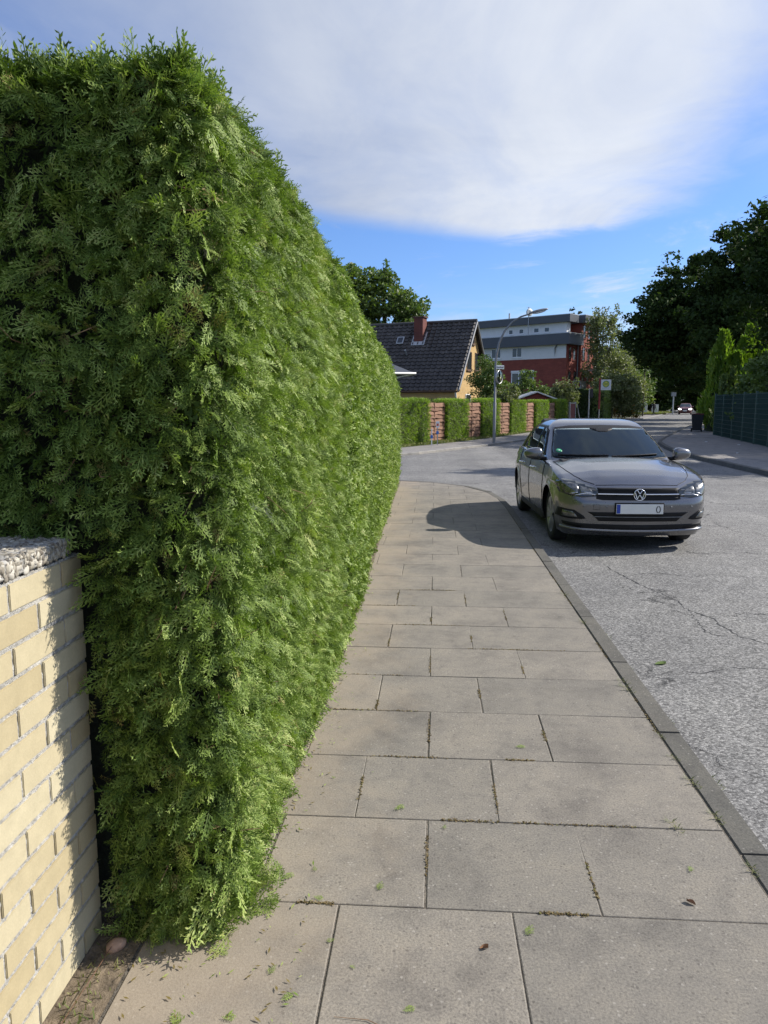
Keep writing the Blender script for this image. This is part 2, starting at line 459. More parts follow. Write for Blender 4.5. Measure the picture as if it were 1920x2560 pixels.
M['chimney'] = brick_mat('chimney_brick', (0.16, 0.045, 0.032), (0.13, 0.038, 0.03), (0.12, 0.06, 0.05), bw=0.25, bh=0.083)
M['tile'] = tint_mat('roof_tiles', [(0.0, (0.030, 0.026, 0.023)), (0.6, (0.062, 0.053, 0.047)), (1.0, (0.11, 0.095, 0.083))], 0.5, 6, 0.2, 0.2, spec=0.5)
M['zinc'] = pmat('zinc', (0.45, 0.46, 0.47), 0.45, 0.6, var=0.15, scale=5)
M['wood_dark'] = pmat('dark_wood', (0.09, 0.05, 0.03), 0.8, var=0.3)
M['fencewood'] = tint_mat('fence_wood', [(0.0, (0.155, 0.082, 0.050)), (1.0, (0.25, 0.135, 0.085))], 0.75, 20, 0.2, 0.3)
M['galv'] = pmat('galvanised_steel', (0.36, 0.37, 0.38), 0.45, 0.7, var=0.2, scale=6)
M['grey_metal'] = pmat('grey_painted_metal', (0.20, 0.205, 0.21), 0.5, 0.3, var=0.12)
M['green_metal'] = pmat('green_coated_wire', (0.020, 0.062, 0.048), 0.45, 0.0, var=0.15)
M['green_strip'] = pmat('green_privacy_strip', (0.012, 0.045, 0.040), 0.5, 0.0, var=0.2)
M['window_glass'] = glass_mat('window_glass', (0.03, 0.035, 0.04), 0.03)
M['curtain'] = pmat('curtain', (0.5, 0.5, 0.5), 0.9)
M['black_plastic'] = pmat('black_plastic', (0.010, 0.010, 0.011), 0.6, var=0.2, spec=0.25)
M['tyre'] = pmat('tyre_rubber', (0.022, 0.022, 0.023), 0.8, var=0.25, scale=15)
M['alloy'] = pmat('alloy_wheel', (0.50, 0.50, 0.51), 0.3, 0.85, var=0.06)
M['chrome'] = pmat('chrome', (0.80, 0.80, 0.81), 0.12, 1.0, var=0.02)
M['car_grey'] = paint_mat('grey_metallic_paint', (0.175, 0.173, 0.178), 0.78, 0.28)
M['car_red'] = paint_mat('dark_red_paint', (0.12, 0.012, 0.014), 0.3, 0.35)
M['car_glass'] = glass_mat('car_glass', (0.018, 0.022, 0.022), 0.015, 1.7)
M['clear_glass'] = clear_glass('clear_car_glass')
M['interior'] = pmat('car_interior', (0.035, 0.035, 0.037), 0.8, var=0.3, scale=12)
M['seat'] = pmat('seat_fabric', (0.06, 0.06, 0.064), 0.9, var=0.3, scale=30)
M['lamp_inside'] = pmat('headlight_inside', (0.20, 0.20, 0.19), 0.25, 0.8, var=0.5, scale=16)
M['lamp_clear'] = pmat('headlight_reflector', (0.62, 0.63, 0.65), 0.12, 0.9, var=0.3, scale=18)
M['plate_white'] = pmat('number_plate_white', (0.70, 0.70, 0.68), 0.4, var=0.03)
M['plate_blue'] = pmat('number_plate_blue', (0.015, 0.05, 0.32), 0.4, var=0.05)
M['ink'] = pmat('black_lettering', (0.015, 0.015, 0.015), 0.5, var=0.1)
M['badge_green'] = pmat('green_sticker', (0.02, 0.30, 0.13), 0.4, var=0.05)
M['headlight_on'] = pmat('lit_headlight', (0.9, 0.9, 0.9), 0.3, emit=(1, 0.97, 0.9), estr=5.0)
M['bin_body'] = pmat('black_bin_plastic', (0.016, 0.017, 0.020), 0.5, var=0.15)
M['bin_lid'] = pmat('red_brown_bin_lid', (0.13, 0.035, 0.028), 0.5, var=0.15)
M['sign_white'] = pmat('sign_white', (0.66, 0.68, 0.69), 0.45, var=0.03)
M['sign_green'] = pmat('sign_green', (0.03, 0.24, 0.05), 0.45, var=0.03)
M['sign_yellow'] = pmat('sign_yellow', (0.72, 0.60, 0.10), 0.45, var=0.03)
M['pole_red'] = pmat('red_pole_paint', (0.24, 0.025, 0.022), 0.5, var=0.1)
M['marker_blue'] = pmat('blue_marker', (0.03, 0.13, 0.42), 0.5, var=0.1)
M['marker_red'] = pmat('red_marker', (0.5, 0.12, 0.08), 0.5, var=0.1)
M['cabinet'] = pmat('cabinet_grey', (0.60, 0.61, 0.58), 0.6, var=0.1, scale=3)
M['graffiti'] = pmat('graffiti_paint', (0.02, 0.02, 0.025), 0.6, var=0.2)
M['graffiti_green'] = pmat('green_graffiti_paint', (0.10, 0.22, 0.06), 0.6, var=0.2)
M['skin'] = pmat('skin', (0.42, 0.26, 0.19), 0.6, var=0.05)
M['cloth_dark'] = pmat('dark_clothing', (0.012, 0.012, 0.015), 0.9, var=0.3)
M['hair'] = pmat('dark_hair', (0.02, 0.014, 0.01), 0.6, var=0.3)
M['shed_red'] = pmat('shed_boards', (0.17, 0.035, 0.028), 0.75, var=0.15)
M['stone'] = pmat('stone', (0.40, 0.255, 0.175), 0.8, var=0.22, scale=28, bump=0.5, bscale=60)
M['mirror_glass'] = pmat('mirror_face', (0.75, 0.72, 0.55), 0.03, 1.0, var=0.02)
M['dead_leaf'] = pmat('dead_leaf', (0.24, 0.12, 0.055), 0.8, var=0.3, scale=40)
M['leaf_litter'] = pmat('litter', (0.7, 0.7, 0.68), 0.7, var=0.1)

# ================================================================== SETTING
def ngon_sheet(name, pts, z, mat, kind='structure'):
    me = bpy.data.meshes.new(name)
    me.from_pydata([(x, y, z) for x, y in pts], [], [tuple(range(len(pts)))])
    me.update()
    o = link_mesh(name, me, mat)
    bm = bmesh.new(); bm.from_mesh(me)
    for f in bm.faces:
        if f.normal.z < 0: f.normal_flip()
    bmesh.ops.triangulate(bm, faces=bm.faces[:])
    bm.to_mesh(me); bm.free()
    o['kind'] = kind
    return o


def offset_line(p, d):
    """polyline moved d to its left"""
    out = []
    for i in range(len(p)):
        a = Vector(p[max(i - 1, 0)]); b = Vector(p[min(i + 1, len(p) - 1)])
        t = (b - a).normalized()
        out.append((p[i][0] - t.y * d, p[i][1] + t.x * d))
    return out


def smooth_line(p, n=4):
    """Catmull-Rom through the points"""
    out = []
    for i in range(len(p) - 1):
        p0 = Vector(p[max(i - 1, 0)]); p1 = Vector(p[i]); p2 = Vector(p[i + 1]); p3 = Vector(p[min(i + 2, len(p) - 1)])
        for k in range(n):
            t = k / n
            out.append(tuple(0.5 * ((2 * p1) + (p2 - p0) * t + (2 * p0 - 5 * p1 + 4 * p2 - p3) * t * t + (3 * p1 - p0 - 3 * p2 + p3) * t ** 3)))
    out.append(tuple(p[-1]))
    return out


def clip_convex(poly, clip):
    """Sutherland-Hodgman, clip counter-clockwise"""
    out = poly
    for i in range(len(clip)):
        a = clip[i]; b = clip[(i + 1) % len(clip)]
        inp = out; out = []
        def side(p): return (b[0] - a[0]) * (p[1] - a[1]) - (b[1] - a[1]) * (p[0] - a[0])
        for j in range(len(inp)):
            p = inp[j]; q = inp[(j + 1) % len(inp)]
            sp, sq = side(p), side(q)
            if sp >= 0: out.append(p)
            if (sp > 0 > sq) or (sp < 0 < sq):
                t = sp / (sp - sq)
                out.append((p[0] + (q[0] - p[0]) * t, p[1] + (q[1] - p[1]) * t))
        if not out: return []
    return out


ROAD_Z = -0.07
gp = [(600 * math.cos(2 * math.pi * k / 64), 600 * math.sin(2 * math.pi * k / 64)) for k in range(64)]
ngon_sheet('ground', gp, -0.13, M['earth'])

KA = [(1.12, -4), (1.11, 4), (1.10, 11.6), (1.05, 13.0), (0.86, 13.95), (0.45, 14.7), (-0.1, 15.15), (-0.9, 15.5), (-2.2, 15.8), (-14, 16.3)]
KB = smooth_line([(-14, 21.3), (-6, 21.7), (-3, 22.5), (-1.0, 23.8), (0.92, 27.3), (4.0, 33.7), (10.3, 50.2), (22.3, 82), (30.3, 104), (47, 150), (80, 232)])
KC = smooth_line([(7.6, -5), (7.6, 8), (7.62, 17.5), (7.85, 24), (8.7, 29.5), (10.5, 35.3), (19.7, 58.9), (28.7, 82), (38.0, 106), (56, 152), (90, 234)])
ngon_sheet('road', [(x - 0.05, y) for x, y in KA] + [(-14, 16.2), (-40, 16.4), (-40, 21.2)] + KB + list(reversed(KC)), ROAD_Z, M['asphalt'])


def kerb(name, line, wd, z0, z1, mat, seg=1.0, gap=0.006):
    """kerb stones laid along a polyline (wd to its left)"""
    mb = MB(); tints = []
    p = [Vector(q) for q in line]
    L = [0.0]
    for i in range(1, len(p)): L.append(L[-1] + (p[i] - p[i - 1]).length)
    def at(s):
        s = min(max(s, 0), L[-1])
        for i in range(1, len(p)):
            if s <= L[i] + 1e-9:
                t = (s - L[i - 1]) / max(1e-9, L[i] - L[i - 1])
                q = p[i - 1].lerp(p[i], t); d = (p[i] - p[i - 1]).normalized()
                return q, Vector((-d.y, d.x))
    s = 0.0
    while s < L[-1] - 0.05:
        e = min(s + seg, L[-1])
        a, na = at(s + gap); b, nb = at(e - gap)
        dz = random.uniform(-0.003, 0.003)
        c = 0.012
        pts = [a, b, b + nb * wd, a + na * wd]
        inn = [a + na * c, b + nb * c, b + nb * (wd - c * 0.5), a + na * (wd - c * 0.5)]
        vs = [(q.x, q.y, z0) for q in pts] + [(q.x, q.y, z1 - c + dz) for q in pts] + [(q.x, q.y, z1 + dz) for q in inn]
        fs = [(0, 1, 5, 4), (1, 2, 6, 5), (2, 3, 7, 6), (3, 0, 4, 7), (4, 5, 9, 8), (5, 6, 10, 9), (6, 7, 11, 10), (7, 4, 8, 11), (8, 9, 10, 11)]
        mb.add(vs, fs); t_ = random.random(); tints += [t_] * len(fs)
        s = e
    o = mb.build(name, mat, attr=tints)
    o['kind'] = 'structure'
    return o


# our pavement: concrete slabs in half bond
CLIP = [(-14, -3), (1.10, -3)] + [q for q in KA if q[1] > 5] + [(-14, 16.3)]
mb = MB(); tints = []
ROW0, ROWD = 2.19, 0.514
def add_slab(x0, x1, y0, y1):
    g = random.uniform(0.0012, 0.0032)
    j = lambda: random.uniform(-0.004, 0.004)
    poly = [(x0 + g + j(), y0 + g), (x1 - g + j(), y0 + g), (x1 - g + j(), y1 - g), (x0 + g + j(), y1 - g)]
    poly = clip_convex(poly, CLIP)
    if len(poly) < 3: return
    cx = sum(p[0] for p in poly) / len(poly); cy = sum(p[1] for p in poly) / len(poly)
    # cross-fall falls slightly, stones rock a little
    tx, ty, tz = random.uniform(-.0022, .0022), random.uniform(-.0022, .0022), random.uniform(-.0008, .0012)
    zf = lambda x, y: tz + tx * (x - cx) + ty * (y - cy)
    n = len(poly)
    b = 0.0028
    inn = []
    for x, y in poly:
        d = Vector((cx - x, cy - y)); d = d / max(d.length, 1e-6)
        inn.append((x + d.x * b * 1.3, y + d.y * b * 1.3))
    vs = [(x, y, -0.06) for x, y in poly] + [(x, y, zf(x, y) - b * 0.6) for x, y in poly] + [(x, y, zf(x, y)) for x, y in inn]
    fs = [(i, (i + 1) % n, n + (i + 1) % n, n + i) for i in range(n)] + [(n + i, n + (i + 1) % n, 2 * n + (i + 1) % n, 2 * n + i) for i in range(n)] + [tuple(range(2 * n, 3 * n))]
    mb.add(vs, fs)
    t_ = random.random(); tints.extend([t_] * len(fs))
for k in range(-10, 28):
    y0 = ROW0 + ROWD * k; y1 = y0 + ROWD
    if k % 2 == 0:
        xs = [1.103, 0.545, -0.015, -0.575, -1.135]
    else:
        xs = [1.103, 0.262, -0.295, -0.86]
    if y0 > 14: xs = xs + [xs[-1] - 0.56 * i for i in range(1, 14)]
    elif y0 < 2.0:
        xs = [x for x in xs if x > -0.88]
        if k % 2 == 0: xs.append(-0.865)
    for a, b in zip(xs[1:], xs[:-1]): add_slab(a, b, y0, y1)
o = mb.build('pavement', M['slab'], attr=tints); o['kind'] = 'structure'
ngon_sheet('joint_sand', [(x + .012 * (x > 0), y + .012 * (x < .9 and y > 5)) for x, y in CLIP], -0.0036, M['joint'])
kerb('kerb', list(reversed([(x - 0.009, y) for x, y in KA])), 0.112, -0.16, 0.004, M['kerb'])
o = ngon_sheet('soil', [(-3, -3), (-0.862, -3), (-0.862, 2.05), (-0.60, 2.3), (-0.58, 6), (-0.64, 9), (-0.70, 15.2), (-3, 15.2)], 0.003, M['soil'])
# pavement and verge over the side street
off1 = offset_line(KB, 0.12); off2 = offset_line(KB, 1.75); off3 = offset_line(KB, 3.3)
ngon_sheet('far_pavement', off1 + list(reversed(off2)), 0.0, M['slab_grey'])
ngon_sheet('grass_bank', off2 + list(reversed(off3)), 0.004, M['earth'])
kerb('far_kerb', KB, 0.12, -0.16, 0.008, M['kerb_light'], 1.2)
# pavement on the right
offc1 = offset_line(KC, -0.14); offc2 = offset_line(KC, -3.7)
ngon_sheet('right_pavement', offc1 + list(reversed(offc2)), 0.035, M['slab_grey'])
kerb('right_kerb', list(reversed(KC)), 0.14, -0.16, 0.045, M['kerb'], 1.2)
# light strip of edging stones across the pavement
mbx = MB(); mbx.bbox((0, -0.09, -0.1), (3.55, 0.09, 0.052), 0.008, 0, Matrix.Translation((10.75, 35.15, 0)) @ Matrix.Rotation(R(-3), 4, 'Z'))
o = mbx.build('edging_strip', M['kerb_light'], attr=[0.9] * len(mbx.f)); o['kind'] = 'structure'

# hairline cracks that run through the asphalt in front of the car
rd = bpy.data.objects['road']
for pts, w0 in (([(1.76, 7.91), (1.85, 7.26), (1.91, 6.91), (2.07, 6.38), (2.08, 6.04), (2.18, 5.85), (2.20, 5.39), (2.36, 5.2), (2.7, 5.0)], .012),
                ([(1.52, 7.31), (1.85, 7.26), (2.2, 7.43), (2.47, 7.29), (2.8, 7.38), (3.24, 7.24), (4.2, 7.4)], .007),
                ([(1.28, 4.52), (1.53, 4.62), (1.67, 4.6), (1.93, 4.72), (2.15, 4.71), (2.5, 4.8)], .006),
                ([(2.08, 6.04), (1.99, 5.47), (2.18, 5.29)], .006), ([(4.6, 9.5), (5.1, 8.6), (5.0, 7.9), (5.6, 6.8)], .008)):
    dense = []
    for p, q in zip(pts[:-1], pts[1:]):
        k = max(2, int(math.dist(p, q) / .035))
        dense += [(p[0] + (q[0] - p[0]) * j / k + rng.normal(0, .010), p[1] + (q[1] - p[1]) * j / k + rng.normal(0, .012)) for j in range(k)]
    vs = []
    for i, p in enumerate(dense):
        a = Vector(dense[max(0, i - 1)]); b = Vector(dense[min(len(dense) - 1, i + 1)]); t_ = (b - a).normalized()
        ww = w0 * abs(rng.normal(.55, .4)) * (1 - abs(2 * i / len(dense) - 1) ** 4)
        vs += [(p[0] - t_.y * ww, p[1] + t_.x * ww, ROAD_Z + .0012), (p[0] + t_.y * ww, p[1] - t_.x * ww, ROAD_Z + .0012)]
    MB().add(vs, [(2 * i, 2 * i + 1, 2 * i + 3, 2 * i + 2) for i in range(len(dense) - 1)]).build('crack', M['tyre'], rd, fix=True)

# grass on the verge over the street (blades nobody could count)
def grass_on(name, line_a, line_b, y0, y1, n, h0, h1, mat='grass', wd=.012):
    A = np.array(line_a); B = np.array(line_b)
    s = rng.uniform(0, len(A) - 1.001, n * 4); i = s.astype(int); f = (s - i)[:, None]
    P = (A[i] * (1 - f) + A[i + 1] * f); Q = (B[i] * (1 - f) + B[i + 1] * f)
    u = rng.uniform(0.03, 0.97, len(P))[:, None]
    P = P * (1 - u) + Q * u
    keep = (P[:, 1] > y0) & (P[:, 1] < y1)
    P = P[keep][:n]; n_ = len(P)
    ang = rng.uniform(0, 2 * np.pi, n_); h = rng.uniform(h0, h1, n_); w_ = wd * (1 + .8 * rng.random(n_))
    lean = rng.normal(0, 0.5, (n_, 2)) * h[:, None]
    Qd = np.zeros((n_, 4, 3))
    dx = np.stack([np.cos(ang), np.sin(ang)], 1) * w_[:, None]
    for k, (sx, t) in enumerate([(-1, 0), (1, 0), (0.5, 1), (-0.5, 1)]):
        Qd[:, k, :2] = P + dx * sx + lean * t
        Qd[:, k, 2] = 0.002 + h * t
    o_ = quads_mesh(name, Qd, rng.random(n_), M[mat]); o_['kind'] = 'stuff'
    return o_
g_ = grass_on('grass', off2, off3, 22, 60, 26000, 0.03, 0.10)
tag(g_, 'dry short grass on the verge before the clipped hedges', 'grass')

# ================================================================== FOLIAGE TOOLS
def spray_template(level, seed):
    r = np.random.default_rng(seed)
    q = []
    def leaf(p, ang, L, wd, z0, z1):
        c, s = math.cos(ang), math.sin(ang)
        q.append([(p[0], p[1], z0),
                  (p[0] + c * L * .45 - s * wd, p[1] + s * L * .45 + c * wd, z0 * .5 + z1 * .5 + .012),
                  (p[0] + c * L, p[1] + s * L, z1),
                  (p[0] + c * L * .45 + s * wd, p[1] + s * L * .45 - c * wd, z0 * .5 + z1 * .5 - .006)])
    curve = r.uniform(-.25, .25)
    def stem(t): return (t, curve * t * t)
    droop = lambda t, y: -0.10 * t * t - 0.25 * y * y
    nb = {0: 11, 1: 8, 2: 5}[level]
    if level == 0:
        for k in range(3):
            a = stem(k / 3); b = stem((k + 1) / 3)
            q.append([(a[0], a[1] - .012, droop(a[0], 0)), (b[0], b[1] - .01, droop(b[0], 0)), (b[0], b[1] + .01, droop(b[0], 0)), (a[0], a[1] + .012, droop(a[0], 0))])
    for i in range(nb):
        t = 0.08 + 0.86 * i / max(1, nb - 1)
        sd_ = 1 if i % 2 else -1
        p = stem(t)
        lb = (0.42 * (1 - t) ** 0.75 + 0.15) * r.uniform(.75, 1.1)
        if i == nb - 1: sd_ = 0; lb = .26
        ang = sd_ * r.uniform(.62, .95) + curve * t
        z0 = droop(*p)
        if level == 2:
            tip = (p[0] + math.cos(ang) * lb, p[1] + math.sin(ang) * lb)
            leaf(p, ang, lb, .085, z0, droop(*tip) + r.uniform(-.05, .05))
            continue
        wd = .026 if level == 0 else .055
        tip = (p[0] + math.cos(ang) * lb, p[1] + math.sin(ang) * lb)
        z1 = droop(*tip) + r.uniform(-.04, .04)
        leaf(p, ang, lb, wd, z0, z1)
        ns = max(2, int(lb / (.085 if level == 0 else .2)))
        for k in range(ns):
            u = (k + .7) / (ns + .4)
            sp = (p[0] + math.cos(ang) * lb * u, p[1] + math.sin(ang) * lb * u)
            ls = ((.24 if level == 0 else .30) * (1 - u * .5)) * min(1, lb / .35) * r.uniform(.8, 1.15)
            s2 = 1 if k % 2 else -1
            zz_ = z0 + (z1 - z0) * u
            leaf(sp, ang + s2 * r.uniform(.55, .8), ls, (.024 if level == 0 else .05), zz_, zz_ + r.uniform(-.05, .03))
    return np.array(q, dtype=np.float64)


SPRAYS = {lv: [spray_template(lv, 10 * lv + k) for k in range(5)] for lv in (0, 1, 2)}


def unit(a): return a / np.maximum(np.linalg.norm(a, axis=1, keepdims=True), 1e-9)


def sprays(P, N, level, size, tint, out_w=(0.2, 0.9), zbias=0.0, spread=0.8, tvar=0.10):
    """fronds at points P on a surface with outward normals N; returns quads and tints"""
    n = len(P)
    up = np.tile(np.array([[0., 0., 1.]]), (n, 1))
    T = unit(np.cross(up, N) + 1e-6)
    B = np.cross(N, T)
    d = unit(N * rng.uniform(out_w[0], out_w[1], n)[:, None] + T * rng.normal(0, spread, n)[:, None] + B * rng.normal(zbias, spread * .85, n)[:, None])
    mm = N + rng.normal(0, .45, (n, 3))
    mm = unit(mm - d * np.sum(mm * d, 1, keepdims=True))
    s = np.cross(mm, d)
    L = size * rng.uniform(.65, 1.3, n)
    base = P - d * (L * .45)[:, None]
    Q = []; TT = []
    var = rng.integers(0, 5, n)
    for k in range(5):
        idx = np.where(var == k)[0]
        if not len(idx): continue
        Tm = SPRAYS[level][k]
        q = base[idx][:, None, None, :] + L[idx][:, None, None, None] * (Tm[None, :, :, 0:1] * d[idx][:, None, None, :] + Tm[None, :, :, 1:2] * s[idx][:, None, None, :] + Tm[None, :, :, 2:3] * mm[idx][:, None, None, :])
        Q.append(q.reshape(-1, 4, 3))
        tx = tint[idx][:, None] + rng.normal(0, tvar, (len(idx), Tm.shape[0])) + 0.16 * (Tm[:, 2, 0][None, :] - .5)
        TT.append(tx.ravel())
    return np.concatenate(Q), np.clip(np.concatenate(TT), 0, 0.93)


def flat_noise(x, y, seed=0):
    r = np.random.default_rng(seed)
    v = np.zeros_like(x)
    for f, a in ((1.3, .5), (2.7, .3), (5.1, .22), (9.3, .14)):
        p = r.uniform(0, 6.28, 4)
        v += a * np.sin(x * f + p[0] + 1.3 * np.sin(y * f * .7 + p[1])) * np.cos(y * f * .9 + p[2] + np.sin(x * f * .8 + p[3]))
    return v


# ================================================================== THE BIG HEDGE
HED_Y = np.array([0, 2.0, 3.2, 4.6, 6.5, 8.5, 10.5, 12.5, 14.0, 15.2])
HED_H = np.array([2.47, 2.47, 2.47, 2.45, 2.38, 2.31, 2.25, 2.14, 2.02, 1.94])
HED_XY = np.array([2.12, 3.0, 3.6, 5.0, 7.0, 9.0, 11.5, 14.3])
HED_X = np.array([-.61, -.585, -.575, -.595, -.65, -.665, -.70, -.735])


def hedge_path():
    pts = []
    for x in np.linspace(-1.95, -.73, 30): pts.append((x, 2.01))
    for a in np.linspace(-90, 0, 24)[1:]: pts.append((-.73 + .13 * math.cos(R(a)), 2.14 + .13 * math.sin(R(a))))
    for y in np.linspace(2.2, 14.35, 240): pts.append((float(np.interp(y, HED_XY, HED_X)), y))
    for a in np.linspace(0, 90, 14)[1:]: pts.append((-1.25 + .5 * math.cos(R(a)), 14.35 + .5 * math.sin(R(a))))
    for x in np.linspace(-1.3, -1.95, 8): pts.append((x, 14.85))
    return np.array(pts)


HP = hedge_path()
HS = np.concatenate([[0], np.cumsum(np.linalg.norm(np.diff(HP, axis=0), axis=1))])
HT = np.gradient(HP, axis=0); HT /= np.linalg.norm(HT, axis=1, keepdims=True)
HN = np.stack([HT[:, 1], -HT[:, 0]], 1)


def hedge_surface(s, v, inset=0.0):
    """s along the foot line, v 0..1 from ground to top edge; returns points and normals"""
    x = np.interp(s, HS, HP[:, 0]); y = np.interp(s, HS, HP[:, 1])
    nx = np.interp(s, HS, HN[:, 0]); ny = np.interp(s, HS, HN[:, 1])
    H = np.interp(y, HED_Y, HED_H) + 0.02 * flat_noise(x * 1.2, y * 1.2, 3)
    r = 0.085
    zv = v * (H + 0.25)
    over = np.clip((zv - (H - r)) / (r * 1.57), 0, 1) * (np.pi / 2)
    z = np.where(zv < H - r, zv, (H - r) + r * np.sin(over))
    ins = np.where(zv < H - r, 0, r * (1 - np.cos(over)))
    bul = 0.038 * flat_noise(s * 1.1, z * 1.6, 5) + 0.03 * np.sin(np.clip(z / 2.4, 0, 1) * np.pi) - 0.02 * np.clip((0.22 - z) / .22, 0, 1) - 0.004 * z
    d = bul - ins - inset
    P = np.stack([x + nx * d, y + ny * d, z], 1)
    cz = np.sin(over)
    N = unit(np.stack([nx * np.cos(over), ny * np.cos(over), cz + 0.02], 1))
    return P, N


hedge = thing('clipped_hedge', 'tall clipped conifer hedge beside the pavement, taking up the left of the photo', 'hedge', (0, 0, 0))
# solid dark core; the shade between the fronds is in its colour
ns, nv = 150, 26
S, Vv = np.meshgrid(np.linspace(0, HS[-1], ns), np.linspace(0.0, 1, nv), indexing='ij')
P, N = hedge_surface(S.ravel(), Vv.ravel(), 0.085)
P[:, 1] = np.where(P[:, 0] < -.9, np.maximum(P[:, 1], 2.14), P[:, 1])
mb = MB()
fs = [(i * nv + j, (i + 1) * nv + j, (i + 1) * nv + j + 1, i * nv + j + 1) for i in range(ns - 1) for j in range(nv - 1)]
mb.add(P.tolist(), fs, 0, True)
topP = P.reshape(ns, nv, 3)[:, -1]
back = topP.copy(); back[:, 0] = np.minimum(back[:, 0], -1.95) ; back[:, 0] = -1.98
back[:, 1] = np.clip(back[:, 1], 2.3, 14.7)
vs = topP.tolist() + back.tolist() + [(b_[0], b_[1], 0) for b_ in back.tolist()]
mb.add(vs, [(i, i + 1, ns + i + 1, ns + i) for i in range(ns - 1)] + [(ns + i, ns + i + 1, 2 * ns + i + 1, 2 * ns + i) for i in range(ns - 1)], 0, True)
mb.build('shade_core', M['core'], hedge)

Qs = []; Ts = []
def hedge_zone(s0, s1, v0, v1, dens, level, size, inset, tmid, out_w=(.2, .9), zb=0.0, spread=.8):
    area = (s1 - s0) * (v1 - v0) * 2.8
    n = int(area * dens)
    s = rng.uniform(s0, s1, n); v = rng.uniform(v0, v1, n)
    P, N = hedge_surface(s, v, inset + rng.normal(0, .012, n))
    # not where the brick wall stands in front
    keep = ~((P[:, 0] < -.95) & (P[:, 1] < 2.3) & (P[:, 2] < 1.22))
    P, N, s, v = P[keep], N[keep], s[keep], v[keep]
    t = tmid + 0.16 * flat_noise(s * 2.2, v * 6, 11) + rng.normal(0, .13, len(P))
    q, tt = sprays(P, N, level, size, t, out_w, zb, spread)
    Qs.append(q); Ts.append(tt)

s_c = HS[30]                       # corner starts
s_a = float(np.interp(4.6, HP[60:280, 1], HS[60:280])); s_b = float(np.interp(8.5, HP[60:280, 1], HS[60:280])); s_e = HS[-20]
# near end and first metres: fully modelled fronds
s_n = s_c + .12
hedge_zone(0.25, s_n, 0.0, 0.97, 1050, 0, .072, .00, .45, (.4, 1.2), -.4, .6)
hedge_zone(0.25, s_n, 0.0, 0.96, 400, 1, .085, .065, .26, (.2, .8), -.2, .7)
hedge_zone(s_n, s_a, 0.0, 0.97, 1250, 0, .070, .005, .54, (.35, 1.05), -.35, .6)  # street side tinted lighter than the near end: sunlight put into leaf colour
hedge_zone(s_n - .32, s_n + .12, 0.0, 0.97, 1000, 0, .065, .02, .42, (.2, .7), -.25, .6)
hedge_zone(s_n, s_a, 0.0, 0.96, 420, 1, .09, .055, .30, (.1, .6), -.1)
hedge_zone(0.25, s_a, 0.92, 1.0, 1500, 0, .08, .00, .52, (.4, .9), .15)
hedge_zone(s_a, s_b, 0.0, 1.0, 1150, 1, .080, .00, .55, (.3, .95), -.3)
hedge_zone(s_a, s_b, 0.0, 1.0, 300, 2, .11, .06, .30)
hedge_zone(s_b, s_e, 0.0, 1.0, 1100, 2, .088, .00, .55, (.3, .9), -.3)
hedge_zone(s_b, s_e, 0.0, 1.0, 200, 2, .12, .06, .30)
# top, and the longer shoots that escaped the shears
for (n, y0, y1, lv, sz) in ((900, 2.1, 5, 1, .12), (900, 5, 14.6, 2, .13)):
    y = rng.uniform(y0, y1, n); x = rng.uniform(-1.9, -.95, n)
    P = np.stack([x, y, np.interp(y, HED_Y, HED_H) - .02], 1); N = np.tile([[0, 0, 1.]], (n, 1))
    q, tt = sprays(P, N, lv, sz, rng.normal(.5, .15, n), (.5, 1.2), 0, .5); Qs.append(q); Ts.append(tt)
n = 120
s = np.concatenate([rng.uniform(.3, s_c + .5, 90), rng.uniform(s_c + .5, s_a + 1, 30)])
P, N = hedge_surface(s, rng.uniform(.93, 1.0, n), -.01)
N = unit(N * .5 + np.array([[.05, -.1, 1.]]))
q, tt = sprays(P, N, 0, .12, rng.normal(.45, .15, n), (1.2, 2.0), 0, .45); Qs.append(q); Ts.append(tt)
# loose growth at the foot
n = 260
s = rng.uniform(s_c - .1, s_a + 3, n)
P, N = hedge_surface(s, rng.uniform(.005, .05, n), -.005)
q, tt = sprays(P, N, 0, .11, rng.normal(.6, .14, n), (.3, 1.0), -.35, .6); Qs.append(q); Ts.append(tt)
Qa = np.concatenate(Qs); Ta = np.concatenate(Ts)
# a few browned or yellowed fronds
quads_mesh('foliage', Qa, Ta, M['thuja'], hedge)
nq_hedge = len(Qa)
n = 750
s = rng.uniform(.3, s_a, n); P, N = hedge_surface(s, rng.uniform(0, .95, n), .03 + rng.normal(0, .015, n))
q, tt = sprays(P, N, 0, .065, np.full(n, .5), (.2, .7), -.3, .8)
quads_mesh('withered_fronds', q, np.clip(0.965 + rng.normal(0, .02, len(q)), .93, 1), M['thuja'], hedge)
# twigs showing between the fronds
mb = MB()
n = 420
s = rng.uniform(.2, s_a + .8, n); P, N = hedge_surface(s, rng.uniform(0.02, .96, n), .035)
for p, nn in zip(P, N):
    if p[0] < -.9 and p[2] < 1.25 and p[1] < 2.3: continue
    if p[2] > 2.2: continue
    d = Vector((rng.normal(0, .7), rng.normal(0, .7), rng.normal(.1, .6))) + Vector(nn) * .35
    d.normalize(); L = rng.uniform(.035, .125); p = Vector(p)
    k = Vector((rng.normal(0, .18), rng.normal(0, .18), rng.normal(0, .22))) * L
    mb.tube([p - d * L * .3, p + d * L * .1 + k * .55, p + d * L * .5 + k * .7, p + d * L * .8 + k * .2, p + d * L - k * .3], [.0023, .002, .0016, .0012, .0006], 5)
    if rng.random() < .5:
        sd_ = (d.cross(Vector(nn)) * rng.choice([-1, 1]) + d * .9).normalized(); q0 = p + d * L * .4 + k * .66
        mb.tube([q0, q0 + sd_ * L * .25, q0 + sd_ * L * .45 + k * .2], [.0013, .001, .0005], 4)
